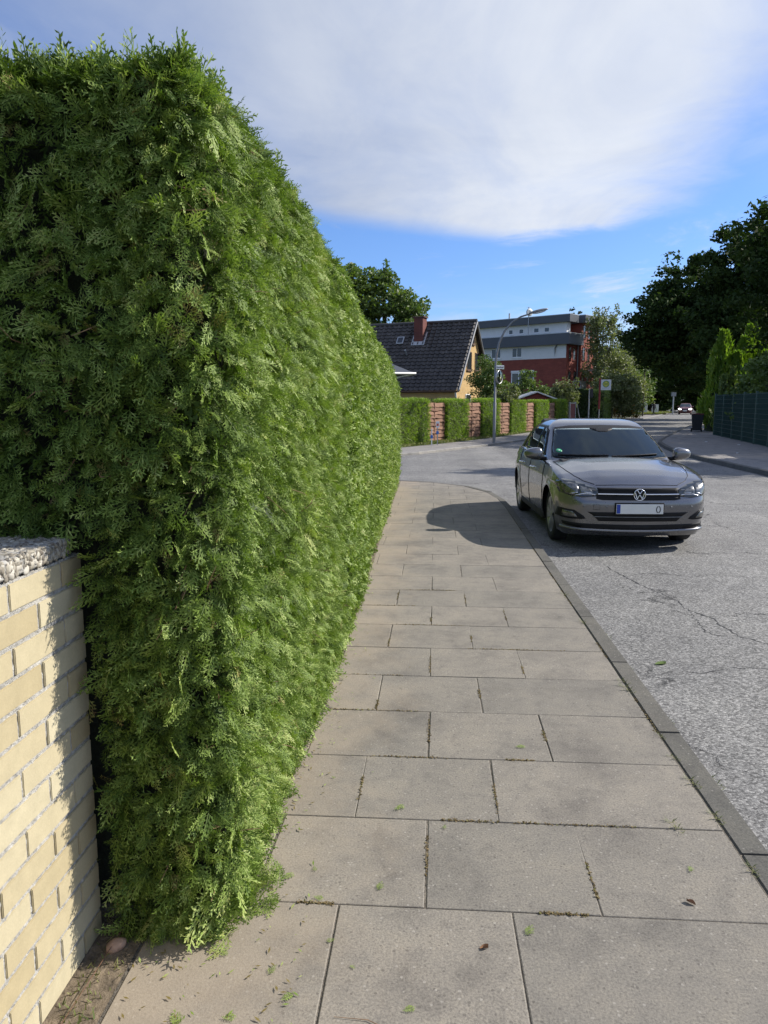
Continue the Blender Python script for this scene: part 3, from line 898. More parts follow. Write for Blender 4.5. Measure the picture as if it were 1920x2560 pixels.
mb.build('twigs', M['twig'], hedge)['kind'] = 'stuff'
# stems at the foot
mb = MB()
for y in np.arange(2.5, 14.4, .55):
    x = np.interp(y, HED_XY, HED_X) - .5 + rng.normal(0, .04)
    mb.tube([(x, y, -.05), (x + rng.normal(0, .02), y, .5), (x + rng.normal(0, .04), y, 1.6)], [.035, .03, .012], 8)
mb.build('stems', M['bark'], hedge)

# ================================================================== BRICK WALL WITH COPING
wall = thing('low_brick_wall', 'low garden wall of pale yellow bricks under a pebble coping at the left edge', 'wall', (-1.0, 2.02, 0))
WX, WY1, WH = 0.0, 0.0, 1.18
ncs = 15; ch = WH / ncs; jt = 0.0125
mb = MB(); tints = []
for r_ in range(ncs):
    z0 = r_ * ch + jt * .5; z1 = (r_ + 1) * ch - jt * .5
    y = WY1
    first = 0.24 if r_ % 2 else 0.115
    ln = first
    while y > -2.8:
        n0 = len(mb.f)
        jx = random.uniform(-.0018, .0018)
        y1_ = y - jt * .25 + random.uniform(-.001, .001); y0_ = y - ln + jt * .5 + random.uniform(-.0015, .0015)
        bm = bmesh.new(); bmesh.ops.create_cube(bm, size=1)
        for v in bm.verts:
            v.co = (-.12 + v.co.x * .24 + jx, (y0_ + y1_) / 2 + v.co.y * (y1_ - y0_), (z0 + z1) / 2 + v.co.z * (z1 - z0))
        bmesh.ops.bevel(bm, geom=bm.edges[:], offset=.002, segments=2, affect='EDGES')
        mb.bm(bm, 0, None, False)
        t_ = random.random(); tints += [t_] * (len(mb.f) - n0)
        y -= ln + .0; ln = 0.25
mb.build('bricks', M['ybrick'], wall, attr=tints)
# mortar: a slightly rough core just behind the brick faces
ny, nz = 240, 90
vs = []
for i in range(ny):
    for j in range(nz):
        yy = -2.8 + 2.797 * i / (ny - 1); z_ = WH * j / (nz - 1)
        vs.append((-.0048 + rng.normal(0, .0010), yy, z_))
mb = MB().add(vs, [(i * nz + j, (i + 1) * nz + j, (i + 1) * nz + j + 1, i * nz + j + 1) for i in range(ny - 1) for j in range(nz - 1)])
mb.box((-.236, -2.8, 0), (-.012, -.004, WH))
mb.build('mortar', M['mortar'], wall)
cop = MB()
cop.bbox((-.26, -2.8, WH + .004), (-.004, -.05, WH + .052), .006)
cop = cop.build('coping', M['mortar'], wall)
# washed-out pebbles set in the coping
mb = MB(); tints = []
ico = bmesh.new(); bmesh.ops.create_icosphere(ico, subdivisions=2, radius=1.0)
IV = np.array([v.co[:] for v in ico.verts]); IF = [[v.index for v in f.verts] for f in ico.faces]; ico.free()
def pebble(p, nrm):
    a = random.uniform(.0035, .0095)
    s_ = np.array([a * random.uniform(.9, 1.7), a * random.uniform(.7, 1.1), a * random.uniform(.35, .6)])
    Rm = np.array(Vector(nrm).to_track_quat('Z', 'Y').to_matrix() @ Matrix.Rotation(random.uniform(0, 6.28), 3, 'Z') @ Matrix.Rotation(random.uniform(-.4, .4), 3, 'X'))
    v = (IV * s_) * (1 + .13 * np.sin(IV[:, [1, 2, 0]] * 3 + random.random() * 6))
    v = v @ Rm.T + np.array(p)
    mb.add(v.tolist(), IF, 0, True); t_ = random.random(); tints.extend([t_] * len(IF))
for _ in range(1500): pebble((random.uniform(-.255, -.008), random.uniform(-1.0, -.054), WH + .0508), (random.gauss(0, .12), random.gauss(0, .12), 1))
for _ in range(620): pebble((-.0046, random.uniform(-1.0, -.054), WH + random.uniform(.009, .049)), (1, random.gauss(0, .15), random.gauss(0, .15)))
for _ in range(140): pebble((random.uniform(-.255, -.008), -.0505, WH + random.uniform(.009, .049)), (random.gauss(0, .15), 1, random.gauss(0, .15)))
mb.build('pebbles', M['pebble'], cop, attr=tints)

# ================================================================== SMALL THINGS ON THE PAVEMENT
def ellip(name, label, cat, loc, rad, mat, rz=0, seed=0, group=None):
    r = np.random.default_rng(seed)
    v = IV * np.array(rad)
    v = v * (1 + .16 * np.sin(IV[:, [1, 2, 0]] * 2.3 + r.uniform(0, 6, 3)) + .06 * np.sin(IV[:, [2, 0, 1]] * 5 + r.uniform(0, 6, 3)))
    mb_ = MB().add(v.tolist(), IF, 0, True)
    o_ = mb_.build(name, mat); o_.location = loc; o_.rotation_euler = (0, 0, rz)
    return tag(o_, label, cat, group)
ellip('stone', 'rounded brown stone in the soil at the foot of the brick wall end', 'stone', (-.925, 1.945, .012), (.030, .024, .018), M['stone'], .9, 8)

GC = 'clippings lying on the pavement'
proto = []
for k in range(3):
    Tm = SPRAYS[0][k].copy(); Tm[..., 2] = np.abs(Tm[..., 2]) * .5 + .01
    q = Tm - np.array([.5, 0, 0])
    me_o = quads_mesh('hedge_clipping', q * .05, np.clip(.62 + rng.normal(0, .12, len(q)), 0, .92), M['thuja'])
    proto.append(me_o)
spots = [(-.60, 1.95), (-.52, 1.72), (-.45, 1.89), (-.38, 1.80), (-.30, 2.02), (-.58, 1.55), (-.47, 1.48), (-.33, 1.62), (-.22, 1.92), (-.14, 1.66),
         (-.05, 1.78), (.05, 2.65), (-.17, 2.28), (-.48, 2.32), (-.40, 2.36), (-.02, 1.46), (-.25, 1.40), (-.12, 2.78), (-.66, 1.70), (.42, 3.35), (-.42, 3.0), (.30, 2.10), (-.36, 2.21), (.9, 2.45), (-.65, 1.45)]
for i, (x, y) in enumerate(spots):
    o_ = proto[i] if i < 3 else proto[i % 3].copy()
    if i >= 3: C.objects.link(o_)
    o_.location = (x, y, .004); o_.rotation_euler = (0, 0, random.uniform(0, 6.28))
    sc_ = random.uniform(.35, 1.0); o_.scale = (sc_, sc_, sc_)
    tag(o_, 'small green hedge clipping lying flat on the concrete slabs', 'clipping', GC)
# heap of clippings against the hedge foot
n = 170
P = np.stack([rng.uniform(-.93, -.55, n), rng.uniform(1.98, 2.35, n), rng.uniform(.004, .035, n)], 1)
P = P[(P[:, 0] < -.60) | (P[:, 1] > 2.1)]
P[:, 0] += np.where(P[:, 1] > 2.12, .045, 0)
q, tt = sprays(P, np.tile([[0, 0, 1.]], (len(P), 1)), 0, .075, rng.normal(.66, .12, len(P)), (.0, .25), 0, .8)
q[..., 2] = np.maximum(q[..., 2], .005)
tag(quads_mesh('clippings_heap', q, tt, M['thuja']), 'loose heap of cut green fronds at the near foot of the big hedge', 'clippings', kind='stuff')
# crumbs of leaf and brown litter along the hedge foot and in the joints
n = 900
y = 1.2 + rng.random(n) ** 1.6 * 8; x = np.interp(y, HED_XY, HED_X) + rng.exponential(.07, n) - .03
x = np.where(y < 2.05, rng.uniform(-.86, -.35, n), x)
a_ = rng.uniform(0, 6.283, n); L = rng.uniform(.004, .013, n); 
dx = np.stack([np.cos(a_), np.sin(a_), rng.uniform(-.1, .4, n)], 1) * L[:, None]; sx = np.stack([-np.sin(a_), np.cos(a_), 0 * a_], 1) * (L * .28)[:, None]
b = np.stack([x, y, np.full(n, .0065)], 1)
tag(quads_mesh('leaf_crumbs', np.stack([b - dx, b + sx, b + dx, b - sx], 1), np.where(rng.random(n) < .45, .985, rng.uniform(.5, .93, n)), M['thuja']), 'fine crumbs of cut green and brown along the foot of the big hedge', 'litter', kind='stuff')
# moss and sand swept into the kerb joint and some slab joints
n = 5200
y = 1.6 + rng.random(n) ** 1.3 * 10; x = 1.1075 + rng.normal(0, .0075, n)
keep = flat_noise(y * 2.1, y * .7, 21) + .25 * flat_noise(y * 9, y, 22) > -.06
x, y = x[keep], y[keep]
for (xa, xb, ya) in [(rng.uniform(-.9, .6), rng.uniform(.1, .6), ROW0 + ROWD * k) for k in range(0, 9) for _ in range(2)]:
    m_ = 130; x = np.append(x, xa + rng.random(m_) * xb); y = np.append(y, ya + rng.normal(0, .0035, m_))
for k in range(0, 8):
    xs_ = [.545, -.015] if k % 2 == 0 else [.262, -.295]
    for x_ in xs_:
        m_ = 80; y = np.append(y, ROW0 + ROWD * (k + rng.uniform(0, .4)) + rng.random(m_) * rng.uniform(.1, .3)); x = np.append(x, x_ + rng.normal(0, .0032, m_))
n = len(x); a_ = rng.uniform(0, 6.283, n); L = rng.uniform(.0018, .0062, n)
c_ = np.stack([x, y, rng.uniform(-.001, .0045, n)], 1)
dx = np.stack([np.cos(a_), np.sin(a_), rng.normal(0, .35, n)], 1) * L[:, None]; sx = np.stack([-np.sin(a_), np.cos(a_), rng.normal(0, .35, n)], 1) * (L * .7)[:, None]
tag(quads_mesh('joint_moss', np.stack([c_ - dx, c_ + sx, c_ + dx, c_ - sx], 1), rng.random(n), M['moss']), 'brown moss and sand in the kerb joint and slab joints', 'moss', kind='stuff')
# weeds
GW = 'weeds in the kerb joint'
mb = MB()
wq = []
for k in range(26):
    a = rng.uniform(0, 6.28); L = rng.uniform(.012, .04); d = np.array([math.cos(a), math.sin(a), rng.uniform(.25, 1.1)]) * L
    s_ = np.array([-math.sin(a), math.cos(a), 0]) * .0022; b = np.array([rng.normal(0, .008), rng.normal(0, .02), 0])
    wq.append([b - s_, b + d * .5 - s_ * .8, b + d, b + d * .5 + s_ * .8])
w0 = quads_mesh('weed_tuft', np.array(wq), rng.random(len(wq)) * .9, M['grass'])
for i, (x, y) in enumerate([(1.108, 2.78), (1.11, 3.05), (1.11, 3.5), (1.10, 4.1), (1.11, 4.22), (1.10, 5.4), (1.11, 2.45), (.93, 2.71), (1.10, 3.28), (1.11, 6.2), (1.235, 3.8), (1.24, 4.6), (1.235, 3.15), (1.24, 5.2)]):
    o_ = w0 if i == 0 else w0.copy()
    if i: C.objects.link(o_)
    o_.location = (x, y, 0.001 if x < 1.2 else -.05); o_.rotation_euler = (0, 0, random.uniform(-.4, .4)); sc_ = random.uniform(.5, 1.1); o_.scale = (sc_, sc_ * 1.5, sc_)
    tag(o_, 'tiny dry weed tuft growing in the joint along the kerb', 'weed', GW)
# weeds on the soil strip by the wall
grass_on('soil_weeds', [(-.985, 1.0), (-.985, 2.0)], [(-.87, 1.0), (-.87, 2.0)], 0.9, 2.05, 300, .008, .025, wd=.0016)['label'] = 'sparse tiny weeds on the soil strip along the brick wall'
mb = MB()
mb.tube([(-.965, 1.38, .02), (-.95, 1.62, .012), (-.935, 1.86, .02), (-.925, 1.98, .03)], .0011, 5)
tag(mb.build('grass_stalk', M['fencewood']), 'long dry grass stalk lying on the soil beside the brick wall', 'stalk')
# bare twig on the slabs
mb = MB()
mb.tube([(-.02, 1.60, .004), (-.09, 1.70, .006), (-.16, 1.735, .005), (-.25, 1.74, .004)], [.0018, .0015, .0011, .0006], 5)
mb.tube([(-.05, 1.645, .005), (-.02, 1.70, .006), (.0, 1.72, .004)], [.0011, .0008, .0004], 5)
mb.tube([(-.02, 1.60, .004), (.05, 1.575, .006), (.09, 1.545, .004)], [.0014, .001, .0005], 5)
tag(mb.build('bare_twig', M['twig']), 'thin bare twig lying across a slab joint at the bottom of the photo', 'twig')
def flat_leaf(name, label, loc, L, mat, rz):
    mb_ = MB()
    n_ = 7; vs = []; 
    for i in range(n_):
        t = i / (n_ - 1); wd = L * .28 * math.sin(math.pi * min(1, t * .96 + .02)) ** .8
        vs += [(L * (t - .5), -wd, .004 + .012 * t * (1 - t) * 2), (L * (t - .5), 0, .002), (L * (t - .5), wd, .005 + .01 * t)]
    fs_ = []
    for i in range(n_ - 1): fs_ += [(3 * i, 3 * i + 1, 3 * i + 4, 3 * i + 3), (3 * i + 1, 3 * i + 2, 3 * i + 5, 3 * i + 4)]
    mb_.add(vs, fs_, 0, True)
    o_ = mb_.build(name, mat, attr=[.6] * len(fs_)); o_.location = loc; o_.rotation_euler = (0, 0, rz)
    return tag(o_, label, 'leaf')
flat_leaf('fallen_leaf', 'green leaf lying on the asphalt near the kerb', (1.47, 4.75, ROAD_Z), .08, M['leaf_light'], .3)
flat_leaf('fallen_leaf', 'curled brown leaf on the slabs near the middle of the pavement', (.16, 2.02, .0), .026, M['dead_leaf'], .2)
flat_leaf('fallen_leaf', 'dark shrivelled leaf on the slab near the kerb at lower right', (.84, 2.27, .0), .03, M['dead_leaf'], 2.4)
flat_leaf('fallen_leaf', 'reddish leaf at the foot of the hedge by the slab edge', (-.60, 2.20, .02), .03, M['dead_leaf'], 1.2)

# ================================================================== CARS
def interp(x, tab):
    return float(np.interp(x, [a for a, _ in tab], [b for _, b in tab]))


class Car:
    """hatchback or tall estate built around a lofted shell.
    local axes: x across, y back from the nose, z up from the road"""
    def __init__(s, name, label, cat, loc, rz, paint, detail=True, H=1.45, W=1.0, L=1.0):
        s.root = thing(name, label, cat, loc, rz)
        s.paint = paint; s.detail = detail
        s.sz = H / 1.45; s.sx = W; s.sy = L
        s.lib = {}
        s.wheels_y = (0.82 * L, 3.38 * L); s.wr = .318 * (1 if detail else 1.12)
        s.build()

    # ---- shell
    def halfw(s, y):
        return interp(y / s.sy, [(-.01, .60), (.0, .62), (.04, .70), (.10, .755), (.18, .80), (.30, .838), (.45, .858), (.65, .872), (.9, .875), (1.3, .868), (1.9, .868), (2.6, .873), (3.2, .876), (3.5, .868), (3.75, .845), (3.92, .80), (4.0, .74), (4.05, .66)]) * s.sx
    def shoulder(s, y):
        return interp(y / s.sy, [(0, .690), (.05, .712), (.12, .742), (.25, .785), (.45, .832), (.7, .872), (1.0, .908), (1.3, .935), (1.8, .945), (2.6, .965), (3.2, .99), (3.7, .985), (3.95, .93), (4.05, .82)]) * s.sz
    def crown(s, y):
        return interp(y / s.sy, [(0, .035), (.12, .042), (.4, .060), (.8, .070), (1.1, .075), (1.5, .05), (3.0, .04), (4.05, .03)]) * s.sz
    def bottom(s, y):
        b = interp(y / s.sy, [(0, .175), (.25, .165), (.5, .19), (3.6, .20), (3.9, .25), (4.05, .30)]) * s.sz
        Ra = s.wr + .042
        for yw in s.wheels_y:
            d = abs(y - yw)
            if d < Ra: b = max(b, s.wr + math.sqrt(max(0, Ra * Ra - d * d)))
        return b
    def side_prof(s, t, z, y):
        """half-width factor by height"""
        zz = z / s.sz
        f = interp(zz, [(.15, .915), (.20, .945), (.30, .972), (.42, .988), (.55, .998), (.62, 1.0), (.70, .992), (.78, .985), (.88, .962), (.95, .935), (1.0, .915)])
        # pressed line along the doors
        k = math.exp(-((zz - .745) / .03) ** 2) * .006 if 1.0 < y / s.sy < 3.9 else 0
        # swollen arches
        for yw in s.wheels_y:
            d = math.hypot(y - yw, z - s.wr)
            k += .010 * math.exp(-((d - (s.wr + .05)) / .045) ** 2)
        return f + k
    def nose(s, x, y, z):
        zz = z / s.sz
        g = interp(zz, [(.15, .115), (.19, .075), (.23, .040), (.27, .028), (.33, .022), (.45, .0), (.54, -.004), (.585, .006), (.62, .028), (.70, .042), (.74, .058), (.78, .075), (1.2, .08)])
        bow = .070 * (min(abs(x) / s.sx, .62) / .62) ** 2
        k = math.exp(-y / (.26 * s.sy))
        g2 = interp(zz, [(.2, .05), (.45, .0), (.7, .03), (.95, .10), (1.0, .10)])
        kt = math.exp(-(4.05 * s.sy - y) / .2)
        return y + (g + bow) * k - (g2 + .08 * (min(abs(x), .66) / .66) ** 2) * kt
    def shell(s):
        Ra = s.wr + .042
        ys = list(np.linspace(0, .3, 13)) + list(np.linspace(.33, 4.05, 75))
        for yw in s.wheels_y:
            for a in np.linspace(0, math.pi, 37): ys.append((yw + Ra * math.cos(a)) / s.sy)
            ys += [(yw + Ra + .0015) / s.sy, (yw - Ra - .0015) / s.sy]
        ys = sorted(set(round(y * s.sy, 4) for y in ys if 0 <= y <= 4.05))
        nz, nx = 20, 12
        rows = []
        for y in ys:
            zb, zt, hw = s.bottom(y), s.shoulder(y), s.halfw(y)
            half = []
            for j in range(nz + 1):
                t = j / nz
                z = zb + (zt - zb) * t
                half.append((hw * s.side_prof(t, z, y), z))
            xt = half[-1][0]
            for i in range(1, nx + 1):
                u = i / nx
                x = xt * (1 - u)
                rr = 1 - (1 - u) ** 2.0
                z = zt + s.crown(y) * (rr ** .8)
                # raised creases of the bonnet
                if y / s.sy < 1.2:
                    cx_ = .36 + .22 * (y / s.sy)
                    z += .010 * s.sz * (1 / (1 + math.exp((x / s.sx - cx_) / .018)) - .35) * min(1, y / .2)
                half.append((x, z))
            rows.append((y, half))
        m_ = nz + nx + 1
        vs = []; fs = []
        idx = []
        for y, half in rows:
            ring = []
            for x, z in half: ring.append(len(vs)); vs.append((-x, s.nose(x, y, z), z))
            for x, z in reversed(half[:-1]): ring.append(len(vs)); vs.append((x, s.nose(x, y, z), z))
            idx.append(ring)
        n = len(idx[0])
        for a, b in zip(idx[:-1], idx[1:]):
            for i in range(n - 1): fs.append((a[i], a[i + 1], b[i + 1], b[i]))
        # nose and tail caps
        for ring, (y, half), flip in ((idx[0], rows[0], False), (idx[-1], rows[-1], True)):
            top = ring[nz:n - nz]            # across the top
            K = len(top)
            prev = top
            for j in range(nz - 1, -1, -1):
                cur = [ring[j]]
                xl = half[j][0]
                for i in range(1, K - 1):
                    xt_ = vs[top[i]][0]; zt_ = vs[top[i]][2]
                    t = j / nz
                    x = xt_ / half[nz][0] * xl
                    z = half[0][1] + (zt_ - half[0][1]) * t
                    cur.append(len(vs)); vs.append((x, s.nose(x, y, z), z))
                cur.append(ring[n - 1 - j])
                for i in range(K - 1):
                    f = (prev[i], prev[i + 1], cur[i + 1], cur[i])
                    fs.append(tuple(reversed(f)) if not flip else f)
                prev = cur
        return vs, fs
    def cabin(s):
        # horizontal rings from belt to roof; windscreen and tail lean in
        lev = [(.90, .965, 3.98, .80), (.955, 1.065, 3.95, .792), (1.02, 1.185, 3.88, .772), (1.10, 1.335, 3.78, .745), (1.20, 1.525, 3.64, .708), (1.29, 1.70, 3.47, .668), (1.345, 1.81, 3.32, .636), (1.382, 1.895, 3.17, .600), (1.410, 1.985, 3.02, .556), (1.431, 2.09, 2.86, .50), (1.444, 2.22, 2.72, .42), (1.450, 2.36, 2.62, .30)]
        fine = []
        for n_ in range(len(lev) - 1):
            q_ = [np.array(lev[min(max(n_ + d_, 0), len(lev) - 1)]) for d_ in (-1, 0, 1, 2)]
            k_ = 4 if lev[n_][0] < 1.34 else 2
            for i_ in range(k_):
                t = i_ / k_
                fine.append(tuple(.5 * (2 * q_[1] + (q_[2] - q_[0]) * t + (2 * q_[0] - 5 * q_[1] + 4 * q_[2] - q_[3]) * t * t + (3 * q_[1] - q_[0] - 3 * q_[2] + q_[3]) * t ** 3)))
        lev = fine + [lev[-1]] if s.detail else lev
        vs = []; fs = []
        NF, NS = (44, 90) if s.detail else (22, 40)
        rings = []
        for z, yf, yr, w_ in lev:
            ring = []
            w_ *= s.sx; z *= s.sz; yf *= s.sy; yr *= s.sy
            bow = .20 * (w_ / .8); bowr = .12
            # plan outline as a rounded box with bowed ends
            pts = []
            for i in range(NF + 1):
                u = -1 + 2 * i / NF
                pts.append((u * w_ * .93, yf + bow * abs(u) ** 2.3))
            y_a = yf + bow; y_b = yr - bowr
            for i in range(1, NS):
                t = i / NS
                y = y_a + (y_b - y_a) * t
                k = 1 - .07 * (1 - min(1, t / .10)) ** 2 - .12 * max(0, (t - .6) / .4) ** 2
                pts.append((w_ * k, y))
            for i in range(NF + 1):
                u = 1 - 2 * i / NF
                pts.append((u * w_ * .93, yr - bowr * abs(u) ** 2.3))
            for i in range(NS - 1, 0, -1):
                t = i / NS
                y = y_a + (y_b - y_a) * t
                k = 1 - .07 * (1 - min(1, t / .10)) ** 2 - .12 * max(0, (t - .6) / .4) ** 2
                pts.append((-w_ * k, y))
            for x, y in pts: ring.append(len(vs)); vs.append((x, y, z))
            rings.append(ring)
        n = len(rings[0])
        for a, b in zip(rings[:-1], rings[1:]):
            for i in range(n): fs.append((a[i], a[(i + 1) % n], b[(i + 1) % n], b[i]))
        c_ = len(vs); vs.append((0, 2.5 * s.sy, 1.452 * s.sz))
        for i in range(n): fs.append((rings[-1][i], rings[-1][(i + 1) % n], c_))
        return vs, fs

    # ---- pieces laid on the shell
    def project(s, bvh, axis, a, b, sgn=1):
        """axis 'f': ray from the front at (x=a, z=b); 's': ray from the side sgn at (y=a, z=b); 't': from above at (x=a,y=b)"""
        if axis == 'f': o_, d = Vector((a, -3, b)), Vector((0, 1, 0))
        elif axis == 's': o_, d = Vector((3 * sgn, a, b)), Vector((-sgn, 0, 0))
        else: o_, d = Vector((a, b, 4)), Vector((0, 0, -1))
        h = bvh.ray_cast(o_, d)
        if h[0] is None: return None
        nrm = h[1]
        if nrm.dot(d) > 0: nrm = -nrm
        return h[0], nrm
    def patch(s, name, bvh, axis, poly, mat, eps=.004, step=.04, parent=None, sgn=1, depth=.012, smooth=True, holes=()):
        sc_ = (lambda P: [(a * s.sy, b * s.sz) for a, b in P]) if axis == 's' else (lambda P: [(a * s.sx, b * s.sz) for a, b in P]) if axis == 'f' else (lambda P: P)
        poly = sc_(poly); holes = [sc_(h) for h in holes]
        # densify outline
        def dens(P):
            o_ = []
            for i, p in enumerate(P):
                q = P[(i + 1) % len(P)]
                k = max(1, int(math.dist(p, q) / step))
                o_ += [(p[0] + (q[0] - p[0]) * j / k, p[1] + (q[1] - p[1]) * j / k) for j in range(k)]
            return o_
        out = dens(poly)
        nb = len(out)
        xs = [p[0] for p in out]; zs = [p[1] for p in out]
        pts = [Vector(p) for p in out]
        edges = [(i, (i + 1) % nb) for i in range(nb)]
        for h in holes:
            hh = dens(h); b0 = len(pts); pts += [Vector(p) for p in hh]
            edges += [(b0 + i, b0 + (i + 1) % len(hh)) for i in range(len(hh))]
        for x in np.arange(min(xs) + step * .5, max(xs), step):
            for z in np.arange(min(zs) + step * .5, max(zs), step):
                pts.append(Vector((x, z)))
        res = geometry.delaunay_2d_cdt(pts, edges, [], 4 if holes else 1, 1e-5)
        v2, e2, f2 = res[0], res[1], res[2]
        V_ = []; Nn = []
        for p in v2:
            h = s.project(bvh, axis, p[0], p[1], sgn)
            if h is None:
                h = (Vector((0, 0, -5)), Vector((0, -1, 0)))
            V_.append(h[0]); Nn.append(h[1])
        ok = [v.z > -4 for v in V_]
        fs = [list(f) for f in f2 if all(ok[i] for i in f)]
        vs = [v + n * eps for v, n in zip(V_, Nn)]
        # orient outward
        ff = []
        for f in fs:
            a, b, c = vs[f[0]], vs[f[1]], vs[f[2]]
            if (b - a).cross(c - a).dot(Nn[f[0]]) < 0: f = f[::-1]
            ff.append(f)
        # rim going into the shell
        cnt = {}
        for f in ff:
            for i in range(len(f)):
                e = (f[i], f[(i + 1) % len(f)]); cnt[e] = cnt.get(e, 0) + 1
        border = [e for e in cnt if (e[1], e[0]) not in cnt]
        base = len(vs); back = {}
        for e in border:
            for i in e:
                if i not in back:
                    back[i] = len(vs); vs.append(V_[i] + Nn[i] * (eps - depth))
        used = sorted({i for f in ff for i in f} | set(back.values()))
        ren = {i: k for k, i in enumerate(used)}
        mb_ = MB(); mb_.add([vs[i] for i in used], [[ren[i] for i in f] for f in ff], 0, smooth)
        for e in border:
            mb_.f.append((ren[e[1]], ren[e[0]], ren[back[e[0]]], ren[back[e[1]]])); mb_.mi.append(0); mb_.sm.append(False)
        return mb_.build(name, mat, parent or s.root)
    def seam(s, mb_, bvh, axis, pts, wd=.005, sgn=1, eps=.002):
        pts = [((a * s.sy, b * s.sz) if axis == 's' else (a * s.sx, b * s.sz) if axis == 'f' else (a * s.sx, b * s.sy)) for a, b in pts]
        d = []
        for p, q in zip(pts[:-1], pts[1:]):
            k = max(1, int(math.dist(p, q) / .03))
            d += [(p[0] + (q[0] - p[0]) * j / k, p[1] + (q[1] - p[1]) * j / k) for j in range(k)]
        d.append(pts[-1])
        L = []
        for p in d:
            h = s.project(bvh, axis, p[0], p[1], sgn)
            if h: L.append(h[0] + h[1] * eps)
        if len(L) > 1: mb_.tube(L, wd, 5)

    def build(s):
        D = s.detail
        rt = s.root
        vs, fs = s.shell()
        body = MB().add(vs, fs, 0, True).build('body', s.paint, rt)
        bvh = BVHTree.FromPolygons([Vector(v) for v in vs], fs)
        cv, cf = s.cabin()
        bvc = BVHTree.FromPolygons([Vector(v) for v in cv], cf)
        s.bvh, s.bvc = bvh, bvc
        ws = [(-.73, .985), (-.40, .972), (0, .968), (.40, .972), (.73, .985), (.70, 1.09), (.655, 1.20), (.60, 1.325), (.40, 1.352), (0, 1.362), (-.40, 1.352), (-.60, 1.325), (-.655, 1.20), (-.70, 1.09)]
        wso = [(x * 1.012, z + (.012 if z > 1.2 else -.012)) for x, z in ws]
        wsg = [(x * .985, min(z * .99 + .011, 1.336 - .022 * (abs(x) / .6) ** 2)) for x, z in ws]
        wsi = [(x * .962, min(z * .985 + .016, 1.328 - .022 * (abs(x) / .6) ** 2)) for x, z in ws]
        o1 = [(1.50, .99), (3.50, 1.02), (3.46, 1.12), (3.30, 1.245), (3.02, 1.318), (2.5, 1.345), (2.12, 1.345), (1.95, 1.30), (1.74, 1.165)]
        if D:
            def inpoly(px, pz, P):
                c_ = False; j = len(P) - 1
                for i in range(len(P)):
                    if (P[i][1] > pz) != (P[j][1] > pz) and px < (P[j][0] - P[i][0]) * (pz - P[i][1]) / (P[j][1] - P[i][1]) + P[i][0]: c_ = not c_
                    j = i
                return c_
            wsm = [(x * .985, z * .993 + .008) for x, z in ws]
            mid = (2.55, 1.16); o1m = [(a_ + (mid[0] - a_) * .015, b_ + (mid[1] - b_) * .06) for a_, b_ in o1]
            keep = []
            for f in cf:
                c_ = sum((Vector(cv[i]) for i in f), Vector()) / len(f)
                if inpoly(c_.x, c_.z, wsm) and c_.y < 2.15: continue
                if abs(c_.x) > .5 and inpoly(c_.y, c_.z, o1m): continue
                if abs(c_.x) < .45 and c_.y > 3.3 and 1.05 < c_.z < 1.20: continue
                keep.append(f)
            cabin = MB().add(cv, keep, 0, True).build('cabin', s.paint, rt)
            lin = [(x * .982, 2.4 + (y - 2.4) * .985, z - .012) for x, y, z in cv]
            MB().add(lin, keep, 0, True).build('lining', M['interior'], rt)
            s.interior()
        else:
            cabin = MB().add(cv, cf, 0, True).build('cabin', s.paint, rt)
        # dark underside and wheel wells
        u = MB()
        u.bbox((-.60 * s.sx, .22, .17 * s.sz), (.60 * s.sx, 3.85 * s.sy, .60 * s.sz), .02)
        for sx in (-1, 1):
            u.bbox((sx * .60 - .24 * (sx < 0), 1.26 * s.sy, .195 * s.sz), (sx * .60 + .24 * (sx > 0), 2.95 * s.sy, .5 * s.sz), .01)
            for yw in s.wheels_y:
                Ra = s.wr + .05
                prof = []
                arc = []
                for k in range(25):
                    a = math.pi * k / 24
                    arc.append((yw + Ra * math.cos(a), s.wr + Ra * math.sin(a)))
                vv = [(sx * .58, y, z) for y, z in arc] + [(sx * .835 * s.sx, y, z) for y, z in arc]
                u.add(vv, [(k, k + 1, 26 + k, 25 + k) for k in range(24)])
                u.add([(sx * .585, yw - Ra, .2), (sx * .585, yw + Ra, .2), (sx * .585, yw + Ra, .75), (sx * .585, yw - Ra, .75)], [(0, 1, 2, 3)])
        u.build('underside', M['black_plastic'], rt)
        # ------------ glass
        gm = M['clear_glass'] if D else M['car_glass']
        s.patch('windscreen_seal', bvc, 'f', wso, M['black_plastic'], .0025, .05, holes=[wsi] if D else ())
        wscr = s.patch('windscreen', bvc, 'f', wsg, gm, .006, .04, depth=.003)
        win1 = [(1.60, 1.006), (2.22, 1.012), (2.22, 1.325), (2.14, 1.325), (2.0, 1.285), (1.80, 1.175)]
        win2 = [(2.29, 1.013), (3.02, 1.03), (3.08, 1.10), (3.0, 1.295), (2.75, 1.322), (2.29, 1.326)]
        win3 = [(3.12, 1.06), (3.44, 1.10), (3.32, 1.20), (3.10, 1.255)]
        def shr(P, k=.035):
            mx = sum(p[0] for p in P) / len(P); mz = sum(p[1] for p in P) / len(P)
            return [(p[0] + (mx - p[0]) * k, p[1] + (mz - p[1]) * k * 2) for p in P]
        for sg in (-1, 1):
            s.patch('window_frame', bvc, 's', o1, M['black_plastic'], .0025, .05, sgn=sg, holes=[shr(win1), shr(win2), shr(win3)] if D else ())
            for wpoly in (win1, win2, win3): s.patch('side_window', bvc, 's', wpoly, gm, .006, .06, sgn=sg, depth=.003)
        # ------------ front
        s.front()
        # ------------ wheels
        for yw in s.wheels_y:
            for sg in (-1, 1): s.wheel(sg, yw)
        for sg in (-1, 1): s.door_mirror(sg)
        if D: s.details()

